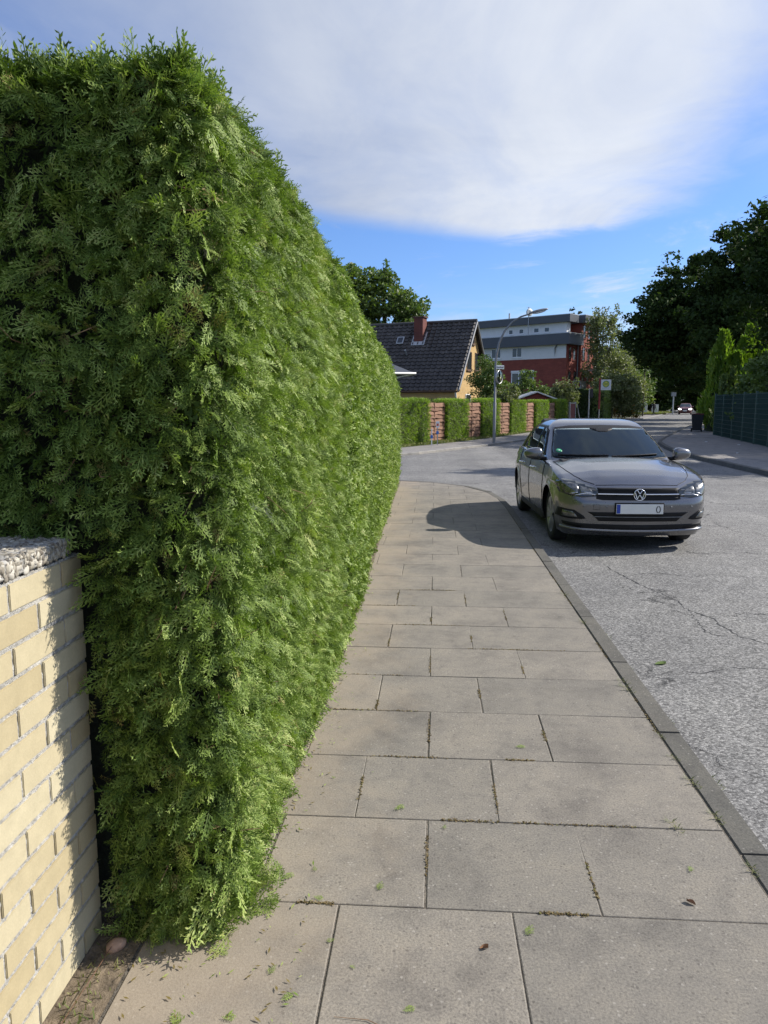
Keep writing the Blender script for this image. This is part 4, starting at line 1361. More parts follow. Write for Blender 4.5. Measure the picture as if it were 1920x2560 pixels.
    def interior(s):
        rt = s.root
        MB().bbox((-.70, 1.02, .80), (.70, 1.52, .965), .05).build('dashboard', M['interior'], rt)
        MB().bbox((-.74, 1.0, .40), (.74, 3.8, .46), .01).build('floor', M['interior'], rt)
        def seat(x, y, w_, n_):
            st_ = MB()
            st_.bbox((x - w_ / 2, y, .46), (x + w_ / 2, y + .5, .66), .05)
            Mx = Matrix.Translation((x, y + .46, .62)) @ Matrix.Rotation(R(-14), 4, 'X')
            st_.bbox((-w_ / 2, -.06, 0), (w_ / 2, .08, .60), .05, 0, Mx)
            so_ = st_.build('seat', M['seat'], rt)
            for k in range(n_):
                hx = 0 if n_ == 1 else (-.36 + .36 * k * 2 / (n_ - 1) * 1.0)
                MB().bbox((hx - .13, -.05, .64), (hx + .13, .06, .83), .04, 0, Mx).build('headrest', M['seat'], so_)
        seat(-.36, 1.95, .50, 1); seat(.36, 1.95, .50, 1); seat(0, 2.85, 1.2, 3)
        # steering wheel on the car's left
        mb_ = MB()
        c0 = Vector((.36, 1.62, .96)); u_ = Vector((1, 0, 0)); v_ = Vector((0, .42, .91)).normalized()
        mb_.tube([c0 + (u_ * math.cos(a) + v_ * math.sin(a)) * .18 for a in np.linspace(0, 2 * math.pi, 33)], .015, 8, caps=False)
        mb_.tube([c0 - u_ * .17, c0, c0 + u_ * .17], .018, 6); mb_.tube([c0, c0 - v_ * .17], .018, 6)
        mb_.tube([c0, c0 + Vector((0, -.25, -.1))], .03, 8)
        mb_.build('steering_wheel', M['black_plastic'], rt)
        MB().bbox((-.12, 1.80, 1.24), (.12, 1.83, 1.305), .012).build('rear_view_mirror', M['black_plastic'], rt)

    def front(s):
        b = s.bvh
        hl = [(.862, .765), (.80, .800), (.70, .788), (.56, .748), (.455, .708), (.445, .655), (.47, .625), (.60, .612), (.74, .628), (.83, .655)]
        lower = [(-.56, .452), (.56, .452), (.50, .415), (.435, .35), (-.435, .35), (-.50, .415)]
        black = s.patch('grille', b, 'f', [(-.455, .72), (.455, .72), (.46, .665), (.47, .60), (.40, .588), (-.40, .588), (-.47, .60), (-.46, .665)], M['black_plastic'], .004, .035)
        L = []
        for x in np.linspace(-.45 * s.sx, .45 * s.sx, 31):
            h = s.project(b, 'f', x, .654 * s.sz)
            if h: L.append(Vector((x, h[0].y - .012, .654 * s.sz)))
        MB().tube(L, .0085, 6).build('grille_bar', M['chrome'], black)
        if not s.detail:
            for sg in (-1, 1):
                h_ = s.patch('headlight', b, 'f', [(sg * x, z) for x, z in hl], M['headlight_on'], .008, .05)
                s.patch('foglight', b, 'f', [(sg * x, z) for x, z in [(.60, .40), (.78, .42), (.78, .34), (.62, .34)]], M['black_plastic'], .005, .05)
            s.patch('lower_grille', b, 'f', lower, M['black_plastic'], .005, .05)
            s.patch('bumper_skirt', b, 'f', [(-.7, .27), (.7, .27), (.7, .18), (-.7, .18)], M['black_plastic'], .005, .05)
            s.patch('number_plate', b, 'f', [(-.26, .54), (.26, .54), (.26, .43), (-.26, .43)], M['plate_white'], .012, .05)
            return
        for k in (0, 1, 2, 3):
            z = .704 - .012 * k if k < 2 else .634 - .018 * (k - 2)
            s.patch('grille_slat', b, 'f', [(-.44, z), (.44, z), (.44, z - .004), (-.44, z - .004)], M['black_plastic'], .008, .04, parent=black)
        for sg in (-1, 1):
            f = lambda P: [(sg * x, z) for x, z in P]
            h_ = s.patch('headlight', b, 'f', f(hl), M['car_glass'], .006, .03)
            # reflector chambers and running-light blades under the clear cover, built as raised inlays
            s.patch('reflector', b, 'f', f([(.82, .765), (.72, .765), (.655, .742), (.655, .675), (.70, .645), (.79, .655)]), M['lamp_inside'], .0085, .03, parent=h_)
            s.patch('reflector', b, 'f', f([(.64, .735), (.53, .705), (.50, .668), (.53, .650), (.64, .655)]), M['lamp_inside'], .0085, .03, parent=h_)
            s.patch('running_light', b, 'f', f([(.74, .652), (.66, .672), (.66, .662), (.735, .642)]), M['lamp_clear'], .011, .02, parent=h_)
            s.patch('running_light', b, 'f', f([(.70, .636), (.62, .656), (.52, .656), (.47, .648), (.47, .640), (.53, .646), (.615, .646), (.69, .627)]), M['lamp_clear'], .011, .02, parent=h_)
            s.patch('running_light', b, 'f', f([(.60, .672), (.52, .668), (.515, .660), (.59, .663)]), M['lamp_clear'], .011, .02, parent=h_)
            fog = s.patch('fog_surround', b, 'f', f([(.835, .478), (.70, .468), (.60, .405), (.575, .375), (.62, .366), (.80, .366), (.845, .375)]), M['black_plastic'], .006, .03)
            s.patch('foglight', b, 'f', f([(.80, .458), (.71, .450), (.655, .385), (.80, .382)]), M['lamp_inside'], .010, .03, parent=fog)
        low = s.patch('lower_grille', b, 'f', lower, M['black_plastic'], .005, .035)
        s.patch('grille_slat', b, 'f', [(-.50, .404), (.50, .404), (.495, .397), (-.495, .397)], M['grey_metal'], .010, .03, parent=low)
        s.patch('bumper_gap', b, 'f', [(-.80, .325), (-.60, .315), (0, .308), (.60, .315), (.80, .325), (.79, .288), (.60, .262), (0, .250), (-.60, .262), (-.79, .288)], M['black_plastic'], .005, .035)
        # body-coloured splitter lip under the gap
        L = []
        for x in np.linspace(-.80, .80, 41):
            h = s.project(b, 'f', x, .240 + .016 * (abs(x) / .8) ** 2)
            if h: L.append(h[0] + h[1] * .010)
        MB().tube(L, .020, 8).build('splitter', s.paint, s.root)
        # number plate on its holder
        pz = .495; py = s.project(b, 'f', 0, pz)[0].y - .012
        pl = MB().bbox((-.272, py - .004, pz - .068), (.272, py + .02, pz + .068), .004).build('plate_holder', M['black_plastic'], s.root)
        MB().bbox((-.26, py - .008, pz - .055), (.26, py - .002, pz + .055), .002).build('number_plate', M['plate_white'], pl)
        MB().bbox((-.256, py - .0095, pz - .050), (-.215, py - .006, pz + .050), .001).build('plate_band', M['plate_blue'], pl)
        z_ = MB()
        L = [(.205 + .021 * math.cos(a), py - .009, pz - .003 + .036 * math.sin(a)) for a in np.linspace(0, 2 * math.pi, 25)]
        z_.tube(L, .0048, 6, caps=False)
        z_.build('plate_lettering', M['ink'], pl)
        # round badge: ring, V over W
        bz = .652; by = s.project(b, 'f', 0, bz)[0].y - .026
        bd = MB().lathe([(by + .03, .069), (by + .006, .069), (by, .064), (by, .0)], 'y', (0, 0, bz), 40).build('badge', M['black_plastic'], s.root)
        rg = MB().lathe([(by + .004, .068), (by - .004, .068), (by - .005, .063), (by - .003, .059), (by + .004, .058)], 'y', (0, 0, bz), 40)
        def bar(p, q, wd=.0062):
            rg.tube([(p[0], by - .002, bz + p[1]), (q[0], by - .002, bz + q[1])], wd, 6)
        bar((-.030, .053), (-.001, .010)); bar((.030, .053), (.001, .010))
        bar((-.052, .026), (-.027, -.048)); bar((-.027, -.048), (-.002, .000)); bar((.002, .000), (.027, -.048)); bar((.027, -.048), (.052, .026))
        rg.build('emblem', M['chrome'], bd)

    def wheel(s, sg, yw):
        r = s.wr; w_ = .19
        xo = .832 * s.sx * sg               # outer face
        e = bpy.data.objects.new('wheel', None); C.objects.link(e); e.parent = s.root
        prof = [(-.5, .62), (-.48, .93), (-.40, .985), (-.2, 1.0), (.2, 1.0), (.40, .985), (.47, .94), (.50, .85), (.475, .72), (.43, .67), (.40, .65)]
        MB().lathe([(xo - sg * w_ / 2 + sg * a * w_, q * r) for a, q in prof], 'x', (0, yw, r), 48).build('tyre', M['tyre'], e)
        rim = MB()
        x1 = xo - sg * .016
        rim.lathe([(xo - sg * .02, .70 * r), (xo - sg * .008, .69 * r), (xo - sg * .012, .66 * r), (xo - sg * .05, .63 * r), (xo - sg * .12, .62 * r)], 'x', (0, yw, r), 48)
        rim.lathe([(xo - sg * .02, .12 * r), (xo - sg * .012, .10 * r), (xo - sg * .010, .0)], 'x', (0, yw, r), 20)
        ns = 10 if s.detail else 6
        for k in range(ns):
            # spokes in pairs, thin and tapering
            a = 2 * math.pi * (k // 2) / (ns / 2) + (.17 if k % 2 else -.17)
            ca, sa = math.cos(a), math.sin(a)
            a2 = a + (.05 if k % 2 else -.05); cb, sb = math.cos(a2), math.sin(a2)
            def P(rad, off, x, c=ca, n_=sa): return (x, yw + rad * c - off * n_, r + rad * n_ + off * c)
            i0, i1 = .10 * r, .655 * r
            w0, w1 = .021, .030
            fx = xo - sg * .014; bx = xo - sg * .045; fe = xo - sg * .006
            vs = [P(i0, -w0, fx), P(i0, w0, fx), P(i1, w1, fe, cb, sb), P(i1, -w1, fe, cb, sb), P(i0, -w0, bx), P(i0, w0, bx), P(i1, w1, bx, cb, sb), P(i1, -w1, bx, cb, sb)]
            rim.add(vs, [(0, 1, 2, 3), (4, 7, 6, 5), (0, 4, 5, 1), (1, 5, 6, 2), (2, 6, 7, 3), (3, 7, 4, 0)])
        rim.build('rim', M['alloy'], e)
        MB().lathe([(xo - sg * .07, .64 * r), (xo - sg * .072, 0)], 'x', (0, yw, r), 24).build('rim_dark_backing', M['black_plastic'], e)  # black backing disc added for the dark gaps between the spokes

    def door_mirror(s, sg):
        y = 1.42 * s.sy; z = 1.005 * s.sz; x0 = .83 * s.sx * sg
        bm = bmesh.new(); bmesh.ops.create_uvsphere(bm, u_segments=20, v_segments=14, radius=1)
        for v in bm.verts:
            c = v.co.copy()
            p = 2.8
            k = (abs(c.x) ** p + abs(c.y) ** p + abs(c.z) ** p) ** (-1 / p)
            c *= k
            taper = 1 - .22 * (c.x * sg)
            v.co = (x0 + sg * .125 + c.x * .115, y + c.y * .075 + .02 * (c.x * sg), z + .015 + c.z * .075 * taper)
        m_ = MB(); m_.bm(bm, 0, None, True)
        o_ = m_.build('door_mirror', s.paint, s.root)
        MB().tube([(x0 - sg * .06, y + .04, z - .055), (x0 + sg * .06, y + .015, z - .05), (x0 + sg * .13, y, z - .035)], [.026, .022, .03], 8).build('mirror_arm', M['black_plastic'], o_)
        g = MB().bbox((x0 + sg * .125 - .09, y + .066, z - .045), (x0 + sg * .125 + .09, y + .082, z + .07), .004)
        g.build('mirror_face', M['mirror_glass'], o_)

    def details(s):
        b, c = s.bvh, s.bvc
        sm = MB()
        # bonnet edge, doors, fuel flap
        s.seam(sm, b, 'f', [(-.46, .744), (-.2, .752), (.2, .752), (.46, .744)], .0028)
        for sg in (-1, 1):
            s.seam(sm, b, 't', [(sg * .47, .16), (sg * .58, .25), (sg * .655, .38), (sg * .70, .55), (sg * .727, .75), (sg * .742, .95), (sg * .742, 1.15)], .0032)
            s.seam(sm, b, 's', [(1.26, .93), (1.235, .80), (1.235, .45), (1.30, .26)], .0035, sg)
            s.seam(sm, b, 's', [(2.26, .95), (2.26, .60), (2.24, .26)], .0035, sg)
            s.seam(sm, b, 's', [(3.14, .97), (3.06, .75), (2.97, .50), (2.93, .30)], .0035, sg)
            s.seam(sm, b, 's', [(1.30, .26), (2.24, .255), (2.93, .28)], .003, sg)
        sm.build('seams', M['black_plastic'], s.root)
        ch = MB()
        for sg in (-1, 1):
            for y in (2.02, 2.93):
                h = s.project(b, 's', y, .795, sg)
                p = h[0]
                hd = MB()
                hd.tube([(p.x - sg * .004, y - .085, .797), (p.x + sg * .028, y - .06, .800), (p.x + sg * .033, y, .803), (p.x + sg * .028, y + .065, .803), (p.x - sg * .004, y + .09, .800)], .0125, 8)
                hd.build('door_handle', M['chrome'], s.root)
            # sill trim
            s.patch('sill_trim', b, 's', [(1.24, .275), (2.97, .285), (2.96, .215), (1.23, .205)], M['black_plastic'], .004, .08, sgn=sg)
        # wipers, inside mirror patch, sticker, aerial
        for (xa, xb, za, zb) in ((-.66, -.06, .998, 1.002), (-.02, .58, .992, 1.01)):
            L = []
            for t in np.linspace(0, 1, 12):
                h = s.project(c, 'f', xa + (xb - xa) * t, za + (zb - za) * t)
                if h: L.append(h[0] + h[1] * .016)
            MB().tube(L, .009, 6).build('wiper', M['black_plastic'], s.root)
        s.patch('mirror_mount', c, 'f', [(-.15, 1.334), (.15, 1.334), (.13, 1.308), (.05, 1.285), (-.05, 1.285), (-.13, 1.308)], M['black_plastic'], .007, .03)
        st = s.patch('green_sticker', c, 'f', [(-.63 + .036 * math.cos(a), 1.055 + .020 * math.sin(a)) for a in np.linspace(0, 2 * math.pi, 20)[:-1]], M['badge_green'], .007, .03)
        s.patch('sticker_mark', c, 'f', [(-.645, 1.060), (-.615, 1.060), (-.618, 1.052), (-.642, 1.052)], M['plate_white'], .009, .02, parent=st)
        MB().tube([(0.0, 3.0, 1.405), (0.0, 3.20, 1.54)], [.006, .003], 6).build('aerial', M['black_plastic'], s.root)
        # front sensors and tow-eye cover
        for x in (-.60, -.36, .36, .60):
            h = s.project(b, 'f', x, .515)
            bm = bmesh.new(); bmesh.ops.create_uvsphere(bm, u_segments=10, v_segments=6, radius=.011)
            MB().bm(bm, 0, Matrix.Translation(h[0]), True).build('parking_sensor', M['grey_metal'], s.root)
        tw = MB(); s.seam(tw, b, 'f', [(-.50, .535), (-.43, .535), (-.43, .48), (-.50, .48), (-.50, .535)], .0018)
        tw.build('tow_cover', M['black_plastic'], s.root)
        # tail lights
        for sg in (-1, 1):
            s.patch('tail_light', b, 's', [(3.72, .90), (3.93, .88), (3.96, .74), (3.80, .74)], M['pole_red'], .005, .05, sgn=sg)


parked = Car('parked_car', 'grey metallic hatchback parked at the kerb, facing the camera', 'car', (2.29, 8.46, ROAD_Z), R(2.3), M['car_grey'])
red = Car('oncoming_car', 'dark red car with lit headlights driving far down the road', 'car', (35.6, 110.5, ROAD_Z), R(-19), M['car_red'], detail=False, H=1.62, W=1.06, L=1.04)

# ================================================================== THE STREET BEYOND
def block_quads(L, T, H, n, size, tlo, thi, level=2, zb=.3):
    """clipped hedge block: fronds over front, back, ends and top; local x along, y depth, z up"""
    Qs_, Ts_ = [], []
    faces = [(L * H, 'f'), (L * H * .5, 'b'), (T * H, 'l'), (T * H, 'r'), (L * T, 't')]
    tot = sum(a for a, _ in faces)
    for a, k in faces:
        m_ = max(8, int(n * a / tot))
        u = rng.uniform(0, 1, m_); v = rng.uniform(0, 1, m_)
        if k == 'f': P = np.stack([u * L, v * 0 + 0, v * H], 1); N = np.tile([[0, -1., 0]], (m_, 1))
        elif k == 'b': P = np.stack([u * L, v * 0 + T, v * H], 1); N = np.tile([[0, 1., 0]], (m_, 1))
        elif k == 'l': P = np.stack([u * 0, u * T, v * H], 1); N = np.tile([[-1., 0, 0]], (m_, 1))
        elif k == 'r': P = np.stack([u * 0 + L, u * T, v * H], 1); N = np.tile([[1., 0, 0]], (m_, 1))
        else: P = np.stack([u * L, v * T, u * 0 + H], 1); N = np.tile([[0, 0, 1.]], (m_, 1))
        P = P + rng.normal(0, .022, P.shape)
        q, t = sprays(P, N, level, size, rng.uniform(tlo, thi, m_) + .12 * flat_noise(P[:, 0] * 2, P[:, 2] * 2, 4), (.2, .9), zb, .6)
        Qs_.append(q); Ts_.append(t)
    return np.concatenate(Qs_), np.concatenate(Ts_)


DV = Vector((.455, .890, 0)).normalized()          # direction of the garden boundary
rzb = math.atan2(DV.y, DV.x)
GH = 'clipped hedge blocks between the fence panels'
corners = [(-.20, 30.1), (1.50, 33.6), (3.18, 37.2), (4.92, 41.2), (6.72, 45.3), (8.45, 49.2)]
hb_names = ['bright green hedge block nearest the big hedge, first of the row', 'hedge block behind the left side of the lamp post, second of the row', 'hedge block right behind the street lamp post, third of the row',
            'hedge block just right of the street lamp, fourth of the row', 'hedge block in front of the small red shed, fifth of the row', 'last hedge block of the row, beside the red brown gate']
for i, (x, y) in enumerate(corners):
    L = 2.05 if i else 2.6
    if i == 0:
        hb = thing('hedge_block', hb_names[0], 'hedge', (x - DV.x * L, y - DV.y * L, 0), rzb, GH)
        q, t = block_quads(L, .7, 1.72, 8200, .095, .35, .85)
        quads_mesh('foliage', q, t, M['thuja_bright'], hb)
        MB().box((.07, .07, 0), (L - .07, .63, 1.64)).build('shade_core', M['core'], hb)  # dark core, coloured as the shade inside the block
    else:
        if i == 1:
            hb1 = thing('hedge_block', hb_names[1], 'hedge', (x - DV.x * L, y - DV.y * L, 0), rzb, GH)
            q, t = block_quads(L, .7, 1.72, 7000, .095, .35, .85)
            quads_mesh('foliage', q, t, M['thuja_bright'], hb1)
            MB().box((.07, .07, 0), (L - .07, .63, 1.64)).build('shade_core', M['core'], hb1)
        else:
            h2 = copy_tree(hb1); h2.location = (x - DV.x * L, y - DV.y * L, 0)
            h2.scale = (1, 1, [0, 0, 1.02, .99, 1.0, 1.03][i]); h2['label'] = hb_names[i]
# woven wooden panels between the blocks
GF = 'wooden fence panels between the hedge blocks'
def fence_panel(L):
    r_ = thing('fence_panel', 'x', 'fence', (0, 0, 0), rzb, GF)
    nb_ = 10; H = 1.55
    mb_ = MB(); ts_ = []
    for k in range(nb_):
        n0 = len(mb_.f)
        z0 = .04 + k * H / nb_; z1 = z0 + H / nb_ * 1.05
        ph = random.uniform(0, 6)
        N_ = 12
        vs = []
        for j in range(N_ + 1):
            x = L * j / N_; d = .009 * math.sin(x * 4.2 + (k % 2) * math.pi); e = .012 * math.sin(x * 7 + ph) + .006 * math.sin(x * 17 + ph)
            vs += [(x, d - .050, z0 + e), (x, d + .010, z0 + e), (x, d + .010, z1 + e * .6), (x, d - .008, z1 + e * .6)]
        fs_ = []
        for j in range(N_):
            a = 4 * j
            for c_ in range(4): fs_.append((a + c_, a + 4 + c_, a + 4 + (c_ + 1) % 4, a + (c_ + 1) % 4))
        mb_.add(vs, fs_)
        ts_ += [random.random()] * (len(mb_.f) - n0)
    mb_.build('boards', M['fencewood'], r_, attr=ts_, fix=True)
    for x in (.02, L * .5, L - .08):
        MB().bbox((x, -.05, 0), (x + .055, -.03, H + .06), .004).build('batten', M['fencewood'], r_)
    return r_
fp_names = ['reddish woven wood panel behind the two marker posts, first of its row', 'woven wood panel left of the street lamp, second of its row', 'woven wood panel right of the street lamp, third of its row', 'woven wood panel left of the small red shed, fourth of its row', 'last woven wood panel of the row, under the shed roof edge']
fp0 = None
for i in range(5):
    x, y = corners[i]; nx_, ny_ = corners[i + 1]
    d = Vector((nx_ - x, ny_ - y)); L = 1.95
    p_ = fence_panel(L) if i == 0 else copy_tree(fp0)
    if i == 0: fp0 = p_
    p_.location = (x - DV.x * .1 - DV.y * .30, y - DV.y * .1 + DV.x * .30, 0); p_['label'] = fp_names[i]
# marker posts
def marker(name, label, loc, top, h):
    r_ = thing(name, label, 'marker post', loc)
    MB().bbox((-.02, -.02, 0), (.02, .02, h), .004).build('post', M['sign_white'] if top == 'blue' else M['galv'], r_)
    if top == 'blue': MB().bbox((-.05, -.034, h * .42), (.05, -.021, h * .62), .004).build('plate', M['marker_blue'], r_)
    else:
        MB().bbox((-.065, -.034, h * .75), (.065, -.021, h + .02), .004).build('plate', M['sign_white'], r_)
        MB().bbox((-.04, -.0365, h * .82), (.04, -.034, h * .93), .001).build('sign_symbol', M['marker_red'], r_)
        MB().bbox((-.05, -.034, h * .48), (.05, -.021, h * .60), .004).build('plate', M['marker_blue'], r_)
marker('marker_post', 'short white post with a blue plate before the first fence panel', (-.12, 28.6, 0), 'blue', .62)
marker('marker_post', 'thin post with a small white and red plate before the first fence panel', (.10, 28.8, 0), 'red', .88)

# street lamp
lamp = thing('street_lamp', 'tall grey street lamp with curved arm, before the row of hedge blocks', 'street lamp', (2.38, 30.5, 0))
L = [(0, 0, 0), (0, 0, 1.2), (0.0, 0, 3.2)]
mb = MB()
mb.tube([(0, 0, 0), (0, 0, 1.6), (0, 0, 1.62), (0, 0, 3.1), (.02, 0, 3.45), (.12, 0, 3.95), (.32, 0, 4.4), (.62, 0, 4.75), (.95, 0, 4.95), (1.28, .0, 5.05)], [.062, .062, .048, .046, .044, .042, .04, .036, .033, .03], 12)
mb.build('post', M['grey_metal'], lamp)
hm = MB()
bm = bmesh.new(); bmesh.ops.create_uvsphere(bm, u_segments=18, v_segments=12, radius=1)
for v in bm.verts: v.co = (v.co.x * .40, v.co.y * .12, v.co.z * (.075 if v.co.z > 0 else .05))
hm.bm(bm, 0, Matrix.Translation((1.62, 0, 5.15)) @ Matrix.Rotation(R(-13), 4, 'Y'), True)
hd = hm.build('lamp_head', M['grey_metal'], lamp)
bm = bmesh.new(); bmesh.ops.create_uvsphere(bm, u_segments=16, v_segments=10, radius=1)
for v in bm.verts: v.co = (v.co.x * .27, v.co.y * .10, v.co.z * .055)
MB().bm(bm, 0, Matrix.Translation((1.66, 0, 5.128)) @ Matrix.Rotation(R(-13), 4, 'Y'), True).build('lens', M['sign_white'], hd)
tm = thing('traffic_mirror', 'round convex traffic mirror hanging on the street lamp post', 'mirror', (2.38, 30.44, 2.62), R(58))
bm = bmesh.new(); bmesh.ops.create_uvsphere(bm, u_segments=24, v_segments=12, radius=1)
for v in bm.verts: v.co = (v.co.x * .26, v.co.y * (.05 if v.co.y < 0 else .09), v.co.z * .26)
MB().bm(bm, 0, Matrix.Translation((.10, -.12, 0)), True).build('mirror_face', M['mirror_glass'], tm)
MB().lathe([(-.13, .255), (-.15, .268), (-.13, .278), (-.08, .27), (-.06, .25)], 'y', (.10, 0, 0), 28).build('rim', M['galv'], tm)
MB().tube([(.0, .06, .05), (.10, -.02, .05)], .018, 6).build('bracket', M['galv'], tm)
ns_ = thing('street_name_sign', 'small white street name sign fixed above the traffic mirror', 'sign', (2.40, 30.40, 3.0), R(25))
MB().bbox((.0, -.03, -.075), (.34, -.012, .075), .004).build('plate', M['sign_white'], ns_)
tl = MB()
for k in range(9): tl.bbox((.03 + k * .032, -.033, -.03 if k % 3 else -.03), (.05 + k * .032, -.031, .03 if k % 4 == 0 else .012), .0005)
o_ = tl.build('lettering', M['ink'], ns_)
MB().tube([(-.02, .10, 0), (.02, -.01, 0)], .02, 6).build('clamp', M['galv'], ns_)

# ------------------------------------------------------------------ yellow house
TH = R(22)
house = thing('yellow_brick_house', 'yellow brick house with a steep dark tiled roof behind the hedge blocks', 'house', (1.11, 42.0, 0), math.pi - TH)
# local axes: x along the eaves to the left, y away (negative = gable depth direction after the turn)
# rotated by pi - TH: local x -> (-cos, sin), local y -> (-sin, -cos); depth is therefore -y
HL, HSPAN, EZ, RZ = 11.0, 2.75, 2.42, 6.2
def uvbox(name, faces, mat, parent):
    """faces: list of (4 corners); UV in metres from each face's own edges"""
    me = bpy.data.meshes.new(name)
    vs = [p for f in faces for p in f]
    k = 0; fs = []
    for f in faces: fs.append(tuple(range(k, k + len(f)))); k += len(f)
    me.from_pydata(vs, [], fs)
    uv = me.uv_layers.new(name='UVMap')
    li = 0
    for f in faces:
        o0 = Vector(f[0]); n_ = (Vector(f[1]) - o0).cross(Vector(f[2]) - o0).normalized()
        for p in f:
            P_ = Vector(p)
            h_ = Vector((-n_.y, n_.x, 0))
            h_ = h_.normalized() if h_.length > .1 else Vector((1, 0, 0))
            uv.data[li].uv = (P_.dot(h_), P_.z if abs(n_.z) < .9 else P_.y); li += 1
    me.update()
    return link_mesh(name, me, mat, parent)
D2 = 2 * HSPAN
x0, x1 = 0.0, HL
wall_f = [
    [(x1, 0, 0), (x0, 0, 0), (x0, 0, EZ), (x1, 0, EZ)],
    [(x0, 0, 0), (x0, -D2, 0), (x0, -D2, EZ), (x0, -HSPAN, RZ - .08), (x0, 0, EZ)],
    [(x0, -D2, 0), (x1, -D2, 0), (x1, -D2, EZ), (x0, -D2, EZ)],
    [(x1, -D2, 0), (x1, 0, 0), (x1, 0, EZ), (x1, -HSPAN, RZ - .08), (x1, -D2, EZ)]]
uvbox('wall', wall_f, M['housebrick'], house)
# tiled roof: every course and roll of the tiles is in the mesh
def tiled(sign):
    mb_ = MB(); ts_ = []
    ov = .22; xa, xb = -.22, HL + .2
    tw, cn = .32, 19
    ncol = int((xb - xa) / tw)
    slope = Vector((0, -HSPAN, RZ - EZ)).normalized() if sign > 0 else Vector((0, HSPAN, RZ - EZ)).normalized()
    nrm = Vector((0, RZ - EZ, HSPAN)).normalized() if sign > 0 else Vector((0, -(RZ - EZ), HSPAN)).normalized()
    e0 = Vector((0, 0 if sign > 0 else -D2, EZ)) - slope * ov + nrm * .05
    Ls = (Vector((0, HSPAN, RZ - EZ)).length + ov)
    for r_ in range(cn):
        for c_ in range(ncol):
            n0 = len(mb_.f)
            s0 = Ls * r_ / cn; s1 = Ls * (r_ + 1.06) / cn
            vs = []
            for jj, ss in enumerate((s0, s1)):
                for kk in range(5):
                    u = kk / 4
                    hh = (.065 * math.sin(math.pi * min(1, u / .45)) if u < .45 else -.015 * math.sin(math.pi * (u - .45) / .55))
                    p = e0 + slope * ss + nrm * (hh + (.045 if jj == 0 else .0)) + Vector((xa + (c_ + u) * tw, 0, 0))
                    vs.append(p)
            vs += [vs[k] - nrm * .045 for k in range(5)]
            fs_ = [(k, k + 1, 6 + k, 5 + k) for k in range(4)] + [(10 + k, 11 + k, k + 1, k) for k in range(4)]
            mb_.add(vs, fs_, 0, False)
            ts_ += [min(1, max(0, random.gauss(.5, .15)))] * len(fs_)
    return mb_, ts_
mb, ts = tiled(1)
roof = mb.build('roof', M['tile'], house, attr=ts)
mb, ts = tiled(-1)
mb.build('roof', M['tile'], house, attr=ts)
mb = MB(); mb.tube([(-.24, -HSPAN, RZ + .08), (HL + .2, -HSPAN, RZ + .08)], .11, 8); mb.build('ridge_tiles', M['tile'], house, attr=[.4] * len(mb.f))
# verge boards, gutter, downpipe
for sg, ya in ((1, 0.0), (-1, -D2)):
    mb = MB(); mb.tube([(-.235, ya + sg * .18, EZ - .20), (-.235, -HSPAN, RZ + .0)], .07, 4); mb.build('verge_board', M['grey_metal'], house)
mb = MB(); mb.tube([(-.2, .24, EZ - .20), (HL + .2, .24, EZ - .20)], .06, 8); mb.build('gutter', M['wood_dark'], house)
mb = MB(); mb.tube([(-.08, .22, EZ - .22), (-.06, .06, EZ - .5), (-.06, .06, 0)], .05, 8); mb.build('downpipe', M['white_paint'], house)
def window(parent, P0, U, Vn, w_, h_, nl=1, frame='white_paint', rec=.02, fr=.055, shutter=0):
    """P0 lower-left corner on the wall, U unit along the wall, Vn outward normal"""
    P0 = Vector(P0); U = Vector(U).normalized(); Vn = Vector(Vn).normalized(); Z = Vector((0, 0, 1))
    Mx = Matrix((( U.x, -Vn.x, 0, P0.x), (U.y, -Vn.y, 0, P0.y), (0, 0, 1, P0.z), (0, 0, 0, 1)))
    f = MB()
    f.box((0, -.03, 0), (w_, .05, fr), 0, Mx); f.box((0, -.03, h_ - fr), (w_, .05, h_), 0, Mx)
    f.box((0, -.03, fr), (fr, .05, h_ - fr), 0, Mx); f.box((w_ - fr, -.03, fr), (w_, .05, h_ - fr), 0, Mx)
    for k in range(1, nl): f.box((w_ * k / nl - fr * .5, -.028, fr), (w_ * k / nl + fr * .5, .05, h_ - fr), 0, Mx)
    if shutter: f.box((-.03, -.06, h_), (w_ + .03, .05, h_ + shutter), 0, Mx)
    fo = f.build('window', M[frame], parent)
    g = MB(); g.box((fr * .5, .0, fr * .5), (w_ - fr * .5, .02, h_ - fr * .5), 0, Mx); g.build('pane', M['window_glass'], fo)
    s_ = MB(); s_.box((-.05, -.08, -.06), (w_ + .05, .0, 0), 0, Mx); s_.build('sill', M['white_paint'] if frame == 'white_paint' else M[frame], fo)
    return fo
window(house, (4.35, .003, .9), (-1, 0, 0), (0, 1, 0), .9, 1.15)
window(house, (-.003, -1.75, 3.45), (0, -1, 0), (-1, 0, 0), .8, 1.05, 1, 'wood_dark')
window(house, (-.003, -3.15, 3.45), (0, -1, 0), (-1, 0, 0), .8, 1.05, 1, 'wood_dark')
window(house, (-.003, -2.6, 4.95), (0, -1, 0), (-1, 0, 0), .4, .45, 1, 'wood_dark')
window(house, (-.003, -1.6, .9), (0, -1, 0), (-1, 0, 0), .9, 1.2, 1, 'white_paint')
